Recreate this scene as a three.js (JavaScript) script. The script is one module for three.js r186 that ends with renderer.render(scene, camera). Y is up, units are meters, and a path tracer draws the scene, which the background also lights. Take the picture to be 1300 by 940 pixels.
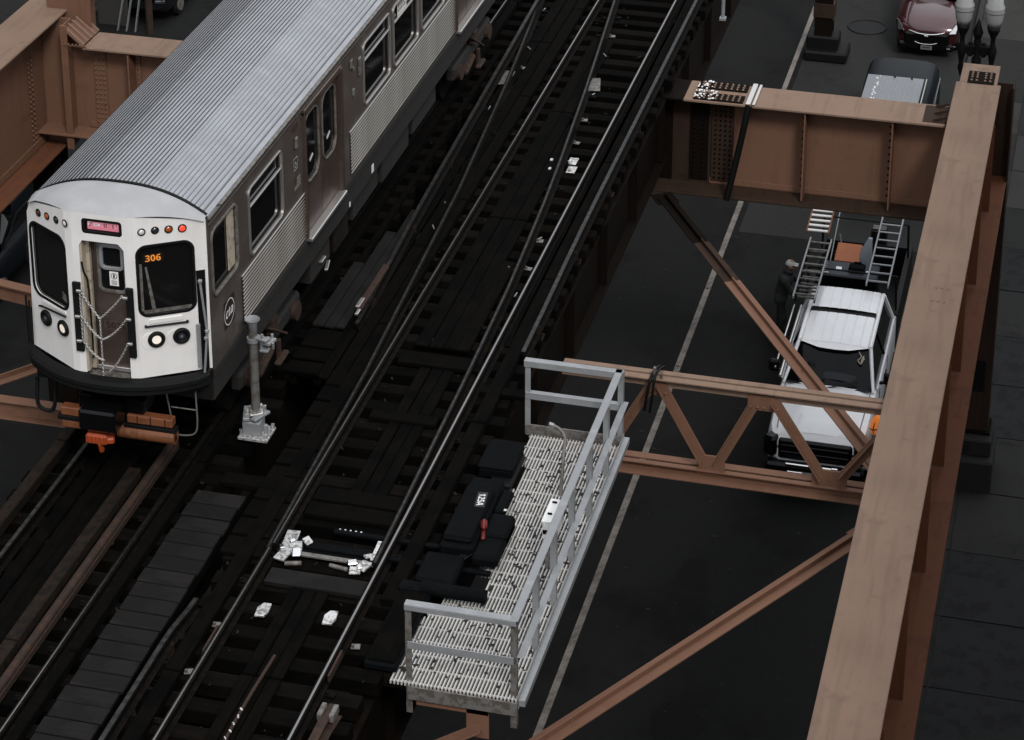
import * as THREE from 'three';
import { mergeGeometries, toCreasedNormals } from 'three/addons/utils/BufferGeometryUtils.js';
import { MarchingCubes } from 'three/addons/objects/MarchingCubes.js';

// ---------------------------------------------------------------- camera, sky, sun, exposure
const scene = new THREE.Scene();
const camera = new THREE.PerspectiveCamera(2 * Math.atan(975 / 3200) * 180 / Math.PI, 1300 / 1950, 0.5, 2000);
camera.position.set(8.799, 26.72, 26.345);
camera.lookAt(8.799 - 0.230922, 26.72 - 0.362334, 26.345 - 0.902990);
camera.setViewOffset(1300, 1950, 0, 1010, 1300, 940);          // the photograph is the lower part of a tall frame
camera.updateProjectionMatrix();

const renderer = new THREE.WebGLRenderer({ antialias: true });
renderer.toneMapping = THREE.LinearToneMapping;
renderer.toneMappingExposure = 1.36;
renderer.shadowMap.enabled = true;

// ---------------------------------------------------------------- noise and textures
function rng(seed) { let s = seed >>> 0 || 1; return () => { s |= 0; s = s + 0x6D2B79F5 | 0; let t = Math.imul(s ^ s >>> 15, 1 | s); t = t + Math.imul(t ^ t >>> 7, 61 | t) ^ t; return ((t ^ t >>> 14) >>> 0) / 4294967296; }; }
function fbm(N, freq, oct, seed, fy = freq) {                         // periodic value noise, 0..1
  const out = new Float32Array(N * N); let amp = 1, tot = 0;
  for (let o = 0; o < oct; o++) {
    const gx = freq << o, gy = fy << o, r = rng(seed * 97 + o * 13 + 5), g = new Float32Array(gx * gy);
    for (let i = 0; i < g.length; i++) g[i] = r();
    for (let y = 0; y < N; y++) {
      const v = y / N * gy, y0 = Math.floor(v), ty = v - y0, sy = ty * ty * (3 - 2 * ty), ya = (y0 % gy) * gx, yb = ((y0 + 1) % gy) * gx;
      for (let x = 0; x < N; x++) {
        const u = x / N * gx, x0 = Math.floor(u), tx = u - x0, sx = tx * tx * (3 - 2 * tx), xa = x0 % gx, xb = (x0 + 1) % gx;
        out[y * N + x] += amp * ((g[ya + xa] * (1 - sx) + g[ya + xb] * sx) * (1 - sy) + (g[yb + xa] * (1 - sx) + g[yb + xb] * sx) * sy);
      }
    }
    tot += amp; amp *= 0.55;
  }
  for (let i = 0; i < out.length; i++) out[i] /= tot;
  return out;
}
const clamp = (x, a = 0, b = 1) => Math.min(b, Math.max(a, x));
const sm = (a, b, x) => { const t = clamp((x - a) / (b - a)); return t * t * (3 - 2 * t); };
function tex(N, fn, metres, srgb = true, my = metres) {
  const d = new Uint8Array(N * N * 4);
  for (let i = 0; i < N * N; i++) { const c = fn(i); d[i * 4] = clamp(c[0]) * 255; d[i * 4 + 1] = clamp(c[1]) * 255; d[i * 4 + 2] = clamp(c[2]) * 255; d[i * 4 + 3] = 255; }
  const t = new THREE.DataTexture(d, N, N, THREE.RGBAFormat);
  t.wrapS = t.wrapT = THREE.RepeatWrapping; t.magFilter = THREE.LinearFilter; t.minFilter = THREE.LinearMipmapLinearFilter; t.generateMipmaps = true;
  if (srgb) t.colorSpace = THREE.SRGBColorSpace;
  t.repeat.set(1 / metres, 1 / my); t.needsUpdate = true; return t;
}
const lin2s = x => x <= 0.0031308 ? 12.92 * x : 1.055 * Math.pow(x, 1 / 2.4) - 0.055;
const C3 = (r, g, b, k = 1) => [lin2s(r * k), lin2s(g * k), lin2s(b * k)];
const mix3 = (a, b, t) => [a[0] + (b[0] - a[0]) * t, a[1] + (b[1] - a[1]) * t, a[2] + (b[2] - a[2]) * t];
const N = 512;
const nA = fbm(N, 4, 6, 1), nB = fbm(N, 16, 5, 2), nC = fbm(N, 64, 3, 3), nS = fbm(N, 48, 3, 4, 3), nD = fbm(N, 3, 5, 7), nH = fbm(N, 3, 4, 9, 64);
function steelTex(c, dirt, rust, amount, metres) {                    // oil paint on steel: chalking, grime, chips with rust
  return tex(N, i => {
    let k = 0.86 + 0.28 * nD[i], col = [c[0] * k, c[1] * k, c[2] * k];
    col = mix3(col, dirt, amount * sm(0.5, 0.72, nB[i] * 0.55 + nD[i] * 0.45) * 0.8);
    col = mix3(col, dirt, amount * 0.5 * sm(0.55, 0.8, nS[i]));
    col = mix3(col, rust, sm(0.72, 0.80, nC[i] * 0.35 + nB[i] * 0.65) * 0.6);
    const f = 0.97 + 0.06 * nC[i];
    return C3(col[0], col[1], col[2], f);
  }, metres);
}
function mat(o) {
  const m = new THREE.MeshPhysicalMaterial({ roughness: 0.7, metalness: 0 });
  for (const k in o) { if (k === 'rgb') m.color.setRGB(...o.rgb); else if (k === 'em') m.emissive.setRGB(...o.em); else m[k] = o[k]; }
  return m;
}
const bumpFine = tex(N, i => { const v = nC[i] * 0.6 + nB[i] * 0.4; return [v, v, v]; }, 0.8, false);
const bumpWide = tex(N, i => { const v = nA[i] * 0.5 + nB[i] * 0.5; return [v, v, v]; }, 3, false);
const roughTex = tex(N, i => { const v = 0.55 + 0.5 * (nB[i] * 0.6 + nA[i] * 0.4); return [v, v, v]; }, 1.7, false);
const M = {
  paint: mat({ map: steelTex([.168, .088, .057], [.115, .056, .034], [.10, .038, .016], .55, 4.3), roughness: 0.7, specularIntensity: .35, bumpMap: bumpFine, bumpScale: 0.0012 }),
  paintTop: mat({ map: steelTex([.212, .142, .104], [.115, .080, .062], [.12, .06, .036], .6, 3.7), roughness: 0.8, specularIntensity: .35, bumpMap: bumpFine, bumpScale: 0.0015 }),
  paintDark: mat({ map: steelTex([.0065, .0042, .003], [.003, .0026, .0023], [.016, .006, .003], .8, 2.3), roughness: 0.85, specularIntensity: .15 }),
  paintDarkBrown: mat({ map: steelTex([.036, .021, .014], [.012, .009, .007], [.03, .013, .007], .7, 2.3), roughness: 0.8, specularIntensity: .3 }),  // dark brown coat, used too for the shade painted on a brace
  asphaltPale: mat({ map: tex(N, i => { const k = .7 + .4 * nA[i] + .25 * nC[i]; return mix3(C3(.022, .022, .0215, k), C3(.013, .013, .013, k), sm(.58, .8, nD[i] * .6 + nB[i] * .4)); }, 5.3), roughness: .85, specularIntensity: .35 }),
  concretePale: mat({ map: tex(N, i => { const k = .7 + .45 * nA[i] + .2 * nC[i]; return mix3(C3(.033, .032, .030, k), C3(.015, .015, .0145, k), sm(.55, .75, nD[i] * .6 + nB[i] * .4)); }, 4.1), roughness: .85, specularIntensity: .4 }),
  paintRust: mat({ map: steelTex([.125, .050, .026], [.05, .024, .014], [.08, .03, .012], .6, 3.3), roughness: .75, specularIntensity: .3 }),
  orange: mat({ map: steelTex([.17, .056, .019], [.05, .02, .01], [.07, .025, .012], .8, 0.9), roughness: 0.6 }),
  wood: mat({ map: tex(N, i => { const k = 0.55 + 0.9 * nS[i]; return mix3(C3(.0011, .0012, .0010, k), C3(.0028, .0023, .0018, k), sm(.45, .7, nA[i])); }, 1.6), roughness: 0.9, specularIntensity: .1, bumpMap: bumpFine, bumpScale: 0.004 }),
  woodX: mat({ map: tex(N, i => { const k = 0.55 + 0.9 * nH[i]; return mix3(C3(.0012, .0013, .0011, k), C3(.0028, .0023, .0019, k), sm(.45, .7, nA[i])); }, 1.6), roughness: 0.9, specularIntensity: .1, bumpMap: bumpFine, bumpScale: 0.004 }),
  plank: mat({ map: tex(N, i => { const k = 0.6 + 0.8 * nH[i]; return mix3(C3(.0050, .0042, .0038, k), C3(.0092, .0080, .0074, k), sm(.5, .75, nA[i])); }, 1.3), roughness: 0.8, specularIntensity: .4, bumpMap: bumpFine, bumpScale: 0.004 }),
  timber: mat({ map: tex(N, i => { const k = 0.6 + 0.8 * nH[i]; return mix3(C3(.016, .010, .0068, k), C3(.007, .0055, .0045, k), sm(.4, .7, nB[i])); }, 1.3), roughness: 0.85, specularIntensity: .3 }),
  rust: mat({ map: tex(N, i => mix3(C3(.022, .012, .0075), C3(.05, .022, .011), sm(.35, .7, nB[i] * .6 + nC[i] * .4)), 0.9), roughness: 0.8, metalness: 0.2 }),
  railSide: mat({ map: tex(N, i => mix3(C3(.0035, .003, .0026), C3(.008, .0052, .0036), sm(.4, .7, nB[i])), 0.9), roughness: 0.8, specularIntensity: .15 }),
  railTop: mat({ rgb: [.25, .245, .24], metalness: 1, roughness: 0.38, roughnessMap: roughTex }),
  thirdTop: mat({ map: tex(N, i => mix3(C3(.02, .02, .02), C3(.045, .044, .042), sm(.35, .7, nB[i])), 1.1), metalness: 0.6, roughness: 0.5 }),
  stainless: mat({ map: tex(N, i => mix3(C3(.34, .32, .295), C3(.25, .22, .19), sm(.35, .75, nA[i] * .6 + nS[i] * .4)), 1.9), metalness: 0.95, roughness: 0.3 }),
  roof: mat({ map: tex(N, i => mix3(C3(.40, .405, .42), C3(.335, .34, .35), sm(.35, .75, nA[i] * .6 + nB[i] * .4)), 2.6), metalness: 0.95, roughness: 0.3, roughnessMap: roughTex }),
  sideDark: mat({ map: tex(N, i => mix3(C3(.125, .107, .094), C3(.085, .070, .060), sm(.35, .7, nA[i])), 1.9), metalness: 0.25, roughness: 0.5 }),
  doorSteel: mat({ map: tex(N, i => mix3(C3(.17, .13, .11), C3(.12, .09, .075), sm(.35, .7, nA[i])), 1.7), metalness: 0.7, roughness: 0.42 }),
  white: mat({ map: tex(N, i => mix3(C3(.80, .78, .76), C3(.66, .64, .61), sm(.45, .9, nA[i] * .8 + nS[i] * .2) * .7), 1.7), roughness: 0.42, clearcoat: 0.25, clearcoatRoughness: .35 }),
  cream: mat({ map: tex(N, i => mix3(C3(.44, .385, .30), C3(.25, .20, .15), sm(.5, .8, nB[i])), 1.1), roughness: 0.6 }),
  black: mat({ specularIntensity: .4, rgb: [.004, .004, .004], roughness: 0.6 }),
  blackGloss: mat({ specularIntensity: .4, rgb: [.003, .003, .0034], roughness: 0.25 }),
  rubber: mat({ map: tex(N, i => C3(.0040, .0043, .0043, .6 + .8 * nB[i]), 1.2), roughness: 0.75, specularIntensity: .4 }),
  under: mat({ map: tex(N, i => mix3(C3(.007, .0062, .0054), C3(.014, .0098, .0068), sm(.45, .7, nB[i])), 1.2), roughness: 0.85 }),
  glass: mat({ rgb: [.006, .006, .006], roughness: 0.06, specularIntensity: .8 }),
  chrome: mat({ rgb: [.72, .72, .72], metalness: 1, roughness: 0.22 }),
  alu: mat({ rgb: [.62, .60, .58], metalness: 0.9, roughness: 0.38 }),
  galv: mat({ map: tex(N, i => mix3(C3(.33, .34, .352), C3(.26, .268, .276), sm(.35, .7, nB[i] * .3 + nA[i] * .7)), 1.7), metalness: 0.35, roughness: 0.55, bumpMap: bumpFine, bumpScale: .0008 }),
  galvDull: mat({ map: tex(N, i => mix3(C3(.17, .165, .155), C3(.10, .085, .07), sm(.4, .7, nB[i])), 0.9), metalness: 0.3, roughness: 0.6 }),
  grate: mat({ map: tex(N, i => mix3(C3(.50, .49, .465), C3(.30, .275, .235), sm(.55, .75, nB[i] * .5 + nD[i] * .5)), 1.4), metalness: 0.2, roughness: 0.55 }),
  pad: mat({ rgb: [.74, .74, .73], roughness: 0.5 }),
  bright: mat({ map: tex(N, i => mix3(C3(.70, .70, .69), C3(.22, .205, .19), sm(.48, .72, nA[i] * .5 + nB[i] * .5)), .45), metalness: .6, roughness: 0.36 }),
  boxDark: mat({ map: tex(N, i => mix3(C3(.0020, .0026, .0033), C3(.0032, .0035, .0039), sm(.4, .7, nB[i])), 1.0), roughness: 0.75, specularIntensity: .12 }),
  capWhite: mat({ map: tex(N, i => mix3(C3(.345, .345, .355), C3(.30, .30, .305), sm(.4, .8, nA[i])), 1.7), roughness: 0.5 }),
  red: mat({ rgb: [.13, .011, .010], roughness: 0.45 }),
  amber: mat({ rgb: [.40, .08, .012], roughness: 0.25, clearcoat: 1 }),
  lensDark: mat({ rgb: [.06, .012, .008], roughness: 0.15, clearcoat: 1 }),
  lensSmoke: mat({ rgb: [.02, .025, .03], roughness: 0.12, clearcoat: 1 }),
  redLit: mat({ rgb: [.5, .03, .02], em: [1.0, .09, .05], emissiveIntensity: .55, roughness: 0.3 }),
  lampLit: mat({ rgb: [.7, .66, .6], em: [1, .84, .66], emissiveIntensity: .3, roughness: 0.3 }),
  lens: mat({ rgb: [.62, .62, .60], roughness: 0.2, clearcoat: 1 }),
  asphalt: mat({ map: tex(1024 >> 1, i => { const k = .62 + .5 * nA[i] + .35 * nC[i]; return mix3(C3(.0068, .0070, .0069, k), C3(.0022, .0022, .0022, k), sm(.46, .72, nD[i] * .7 + nB[i] * .3)); }, 5.3), roughness: 0.85, specularIntensity: .35, bumpMap: bumpFine, bumpScale: .003 }),
  concrete: mat({ map: tex(N, i => { const k = .7 + .45 * nA[i] + .2 * nC[i]; return mix3(C3(.017, .0168, .0160, k), C3(.007, .007, .007, k), sm(.55, .75, nD[i] * .6 + nB[i] * .4)); }, 4.1), roughness: 0.85, specularIntensity: .4, bumpMap: bumpFine, bumpScale: .002 }),
  concreteB: mat({ map: tex(N, i => { const k = .75 + .4 * nA[i] + .2 * nC[i]; return mix3(C3(.013, .0132, .0132, k), C3(.008, .008, .008, k), sm(.5, .7, nB[i])); }, 3.3), roughness: 0.85, specularIntensity: .4, bumpMap: bumpFine, bumpScale: .002 }),
  kerb: mat({ map: tex(N, i => C3(.02, .0195, .0185, .6 + .8 * nB[i]), 1.5), roughness: 0.85 }),
  line: mat({ map: tex(N, i => mix3(C3(.20, .178, .155), C3(.08, .07, .06), sm(.5, .8, nC[i] * .3 + nA[i] * .7)), 1.9), roughness: 0.7 }),
  facade: mat({ map: tex(N, i => C3(.075, .07, .066, .7 + .6 * nA[i]), 6), roughness: 0.85 }),
  facadeDark: mat({ rgb: [.03, .03, .032], roughness: 0.5 }),
};

// ---------------------------------------------------------------- sky and sun
{
  const w = 256, h = 128, d = new Float32Array(w * h * 4), cn = fbm(256, 5, 5, 21);
  for (let y = 0; y < h; y++) for (let x = 0; x < w; x++) {
    const el = Math.PI / 2 - (y + .5) / h * Math.PI, s = Math.sin(el), i = ((h - 1 - y) * w + x) * 4;
    let L = s > 0 ? 1.12 * (.55 + .45 * s) * (0.85 + 0.3 * cn[y * 2 * 256 + x]) : 0.14;
    d[i] = L * .97; d[i + 1] = L * 1.0; d[i + 2] = L * 1.055; d[i + 3] = 1;
  }
  const t = new THREE.DataTexture(d, w, h, THREE.RGBAFormat, THREE.FloatType);
  t.mapping = THREE.EquirectangularReflectionMapping; t.magFilter = t.minFilter = THREE.LinearFilter; t.wrapS = THREE.RepeatWrapping; t.needsUpdate = true;
  scene.background = t; scene.environment = t;
}
const sun = new THREE.DirectionalLight(new THREE.Color(1, .97, .93), 1.3);
sun.position.set(27, 62, 40); sun.target.position.set(-1, 6, -8); sun.castShadow = true; sun.shadow.radius = 24;
Object.assign(sun.shadow.camera, { left: -45, right: 45, top: 45, bottom: -45, near: 1, far: 160 }); sun.shadow.mapSize.set(4096, 4096);
scene.add(sun, sun.target);

// ---------------------------------------------------------------- geometry helpers
const used = {};
function numbered(n) { const k = used[n] = (used[n] ?? -1) + 1; return k ? `${n}_${String(k).padStart(3, '0')}` : n; }
const R = rng(4242);
function boxUV(g, ox = R() * 7, oy = R() * 7) {                      // uv in metres from the dominant normal
  if (g.index) g = g.toNonIndexed();
  const p = g.attributes.position, n = g.attributes.normal, uv = new Float32Array(p.count * 2);
  for (let i = 0; i < p.count; i++) {
    const ax = Math.abs(n.getX(i)), ay = Math.abs(n.getY(i)), az = Math.abs(n.getZ(i)), x = p.getX(i), y = p.getY(i), z = p.getZ(i);
    let u, v; if (ay >= ax && ay >= az) { u = x; v = z; } else if (ax >= az) { u = z; v = y; } else { u = x; v = y; }
    uv[i * 2] = u + ox; uv[i * 2 + 1] = v + oy;
  }
  g.setAttribute('uv', new THREE.BufferAttribute(uv, 2));
  for (const k of Object.keys(g.attributes)) if (!['position', 'normal', 'uv'].includes(k)) g.deleteAttribute(k);
  return g;
}
function chamfer(w, h, d, c) {                                        // box with bevelled edges, 44 triangles
  c = Math.min(c, w / 2.01, h / 2.01, d / 2.01); const a = [w / 2, h / 2, d / 2], P = [], nrm = [];
  const quad = (A, B, Cc, D) => {
    const u = new THREE.Vector3().subVectors(B, A), v = new THREE.Vector3().subVectors(Cc, A), n = u.cross(v).normalize();
    const m = new THREE.Vector3().add(A).add(Cc); const f = n.dot(m) < 0; if (f) n.negate();
    const tri = f ? [A, Cc, B, A, D, Cc] : [A, B, Cc, A, Cc, D];
    for (const q of tri) { P.push(q.x, q.y, q.z); nrm.push(n.x, n.y, n.z); }
  };
  const pt = (s, f) => { const v = [0, 1, 2].map(k => s[k] * (k === f ? a[k] : a[k] - c)); return new THREE.Vector3(...v); };
  for (let f = 0; f < 3; f++) for (const s of [-1, 1]) {
    const [i, j] = [(f + 1) % 3, (f + 2) % 3], S = (x, y) => { const v = [0, 0, 0]; v[f] = s; v[i] = x; v[j] = y; return pt(v, f); };
    quad(S(-1, -1), S(1, -1), S(1, 1), S(-1, 1));
  }
  for (let f = 0; f < 3; f++) { const [i, j] = [(f + 1) % 3, (f + 2) % 3];
    for (const x of [-1, 1]) for (const y of [-1, 1]) { const S = (k, t) => { const v = [0, 0, 0]; v[f] = t; v[i] = x; v[j] = y; return pt(v, k); };
      quad(S(i, -1), S(i, 1), S(j, 1), S(j, -1)); } }
  for (const x of [-1, 1]) for (const y of [-1, 1]) for (const z of [-1, 1]) {
    const A = pt([x, y, z], 0), B = pt([x, y, z], 1), Cc = pt([x, y, z], 2), n = new THREE.Vector3(x, y, z).normalize();
    const t = x * y * z > 0 ? [A, B, Cc] : [A, Cc, B]; for (const q of t) { P.push(q.x, q.y, q.z); nrm.push(n.x, n.y, n.z); } }
  const g = new THREE.BufferGeometry(); g.setAttribute('position', new THREE.Float32BufferAttribute(P, 3)); g.setAttribute('normal', new THREE.Float32BufferAttribute(nrm, 3));
  return g;
}
const _m = new THREE.Matrix4(), _q = new THREE.Quaternion(), _e = new THREE.Euler(), V = (x, y, z) => new THREE.Vector3(x, y, z);
function place(g, x, y, z, rx = 0, ry = 0, rz = 0) { _m.compose(V(x, y, z), _q.setFromEuler(_e.set(rx, ry, rz)), V(1, 1, 1)); return g.applyMatrix4(_m); }
const bx = (w, h, d, x, y, z, c = 0.006, rx = 0, ry = 0, rz = 0) => place(boxUV(chamfer(w, h, d, c)), x, y, z, rx, ry, rz);
const span = (x0, x1, y0, y1, z0, z1, c = 0.006) => bx(Math.abs(x1 - x0), Math.abs(y1 - y0), Math.abs(z1 - z0), (x0 + x1) / 2, (y0 + y1) / 2, (z0 + z1) / 2, c);
function bar(p, q, w, h, c = 0.004, roll = 0, upv = V(0, 1, 0)) {      // box along p..q, w across, h "up"
  const a = V(...p), b = V(...q), z = b.clone().sub(a), L = z.length(); z.normalize();
  const x = new THREE.Vector3().crossVectors(upv, z); if (x.lengthSq() < 1e-6) x.set(1, 0, 0); x.normalize(); const y = new THREE.Vector3().crossVectors(z, x);
  const g = boxUV(chamfer(w, h, L, c)); if (roll) g.rotateZ(roll);
  _m.makeBasis(x, y, z).setPosition(a.add(b).multiplyScalar(.5)); return g.applyMatrix4(_m);
}
const cyl = (r0, r1, h, x, y, z, seg = 16, rx = 0, ry = 0, rz = 0) => place(boxUV(new THREE.CylinderGeometry(r0, r1, h, seg)), x, y, z, rx, ry, rz);
function tube(pts, r, seg = 6, n = pts.length * 4, closed = false) { return boxUV(new THREE.TubeGeometry(new THREE.CatmullRomCurve3(pts.map(p => V(...p)), closed), n, r, seg, closed)); }
function rod(p, q, r, seg = 8) {
  const a = V(...p), b = V(...q), d = b.clone().sub(a), L = d.length(), g = boxUV(new THREE.CylinderGeometry(r, r, L, seg));
  _m.compose(a.add(b).multiplyScalar(.5), _q.setFromUnitVectors(V(0, 1, 0), d.normalize()), V(1, 1, 1)); return g.applyMatrix4(_m);
}
function lathe(prof, x, y, z, seg = 20) { return place(boxUV(new THREE.LatheGeometry(prof.map(p => new THREE.Vector2(p[0], p[1])), seg)), x, y, z); }
function ball(r, x, y, z, sx = 1, sy = 1, sz = 1, a = 14, b = 10) { const g = boxUV(new THREE.SphereGeometry(r, a, b)); g.scale(sx, sy, sz); g.translate(x, y, z); return g; }
function rrect(x0, y0, x1, y1, r, P = THREE.Shape) {
  const s = new P(); r = Math.min(r, (x1 - x0) / 2, (y1 - y0) / 2);
  s.moveTo(x0 + r, y0); s.lineTo(x1 - r, y0); s.absarc(x1 - r, y0 + r, r, -Math.PI / 2, 0, false); s.lineTo(x1, y1 - r); s.absarc(x1 - r, y1 - r, r, 0, Math.PI / 2, false);
  s.lineTo(x0 + r, y1); s.absarc(x0 + r, y1 - r, r, Math.PI / 2, Math.PI, false); s.lineTo(x0, y0 + r); s.absarc(x0 + r, y0 + r, r, Math.PI, Math.PI * 1.5, false); return s;
}
function poly(pts) { const s = new THREE.Shape(); pts.forEach((p, i) => i ? s.lineTo(...p) : s.moveTo(...p)); s.closePath(); return s; }
function ext(shape, depth, bevel = 0) { return boxUV(new THREE.ExtrudeGeometry(shape, { depth, bevelEnabled: bevel > 0, bevelSize: bevel, bevelThickness: bevel, bevelSegments: 1, curveSegments: 6 })); }
function ring(x0, y0, x1, y1, r, w, depth, bevel = 0.004) { const s = rrect(x0, y0, x1, y1, r); s.holes.push(rrect(x0 + w, y0 + w, x1 - w, y1 - w, Math.max(.01, r - w * .8), THREE.Path)); return ext(s, depth, bevel); }
function loft(rings, crease = 0.6, cap = true) {                       // rings of equal point count, [x,y,z]
  const P = [], I = [], n = rings[0].length; rings.forEach(r => r.forEach(p => P.push(...p)));
  for (let k = 0; k < rings.length - 1; k++) for (let i = 0; i < n; i++) { const j = (i + 1) % n, a = k * n + i, b = k * n + j, c = a + n, d = b + n; I.push(a, b, d, a, d, c); }
  if (cap) for (const k of [0, rings.length - 1]) { const c = rings[k].reduce((s, p) => [s[0] + p[0] / n, s[1] + p[1] / n, s[2] + p[2] / n], [0, 0, 0]), ci = P.length / 3; P.push(...c);
    for (let i = 0; i < n; i++) { const j = (i + 1) % n; k ? I.push(k * n + i, k * n + j, ci) : I.push(j, i, ci); } }
  let g = new THREE.BufferGeometry(); g.setAttribute('position', new THREE.Float32BufferAttribute(P, 3)); g.setIndex(I); g.computeVertexNormals();
  g = toCreasedNormals(g, crease); return boxUV(g);
}
function sheet(rows, crease = 0.7) {                                   // grid of points -> open surface
  const P = [], I = [], n = rows[0].length; rows.forEach(r => r.forEach(p => P.push(...p)));
  for (let k = 0; k < rows.length - 1; k++) for (let i = 0; i < n - 1; i++) { const a = k * n + i, b = a + 1, c = a + n, d = b + n; I.push(a, b, d, a, d, c); }
  let g = new THREE.BufferGeometry(); g.setAttribute('position', new THREE.Float32BufferAttribute(P, 3)); g.setIndex(I); g.computeVertexNormals();
  return boxUV(toCreasedNormals(g, crease));
}
function part(name, geos, m, parent) {
  geos = [].concat(geos); const g = geos.length > 1 ? mergeGeometries(geos) : geos[0];
  const o = new THREE.Mesh(g, m); o.name = numbered(name); o.castShadow = o.receiveShadow = true; (parent || scene).add(o); return o;
}
function parts(name, geos, m, parent) { return geos.map(g => part(name, g, m, parent)); }
function share(name, g, m, parent, x = 0, y = 0, z = 0, ry = 0) { const o = new THREE.Mesh(g, m); o.name = numbered(name); o.castShadow = o.receiveShadow = true; o.position.set(x, y, z); o.rotation.y = ry; parent.add(o); return o; }
function tag(o, label, category, group) { o.userData.label = label; if (category) o.userData.category = category; if (group) o.userData.group = group; return o; }
function thing(name, label, category, pos = [0, 0, 0], group) { const o = new THREE.Group(); o.name = numbered(name); o.position.set(...pos); scene.add(o); return tag(o, label, category, group); }
function structure(o) { o.userData.kind = 'structure'; return o; }
function stuff(o) { o.userData.kind = 'stuff'; return o; }
function canvasTex(w, h, draw) { const c = document.createElement('canvas'); c.width = w; c.height = h; const x = c.getContext('2d'); draw(x, w, h); const t = new THREE.CanvasTexture(c); t.colorSpace = THREE.SRGBColorSpace; t.magFilter = THREE.LinearFilter; return t; }
function printed(name, w, h, draw, parent, pos, rot, res = 256, extra = {}) {   // flat print on a thin plate
  const t = canvasTex(res, Math.round(res * h / w), draw), g = new THREE.PlaneGeometry(w, h), m = new THREE.MeshPhysicalMaterial({ map: t, roughness: .55, ...extra });
  if (extra.emissiveMap === true) { m.emissiveMap = t; }
  const o = new THREE.Mesh(g, m); o.name = numbered(name); o.position.set(...pos); o.rotation.set(...rot); o.receiveShadow = true; parent.add(o); return o;
}
const rivetG = (() => { const g = new THREE.SphereGeometry(.024, 6, 3, 0, Math.PI * 2, 0, Math.PI / 2); return boxUV(g); })();
function rivets(list, m, parent, dir = 'y') {                         // [x,y,z] points, dome axis
  const gs = list.map(p => { const g = rivetG.clone(); if (dir === 'z') g.rotateX(Math.PI / 2); else if (dir === 'x') g.rotateZ(-Math.PI / 2); g.translate(...p); return g; });
  return stuff(part('rivets', gs, m, parent));
}
const RT = 8.7;                                                        // rail top above the street
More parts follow.
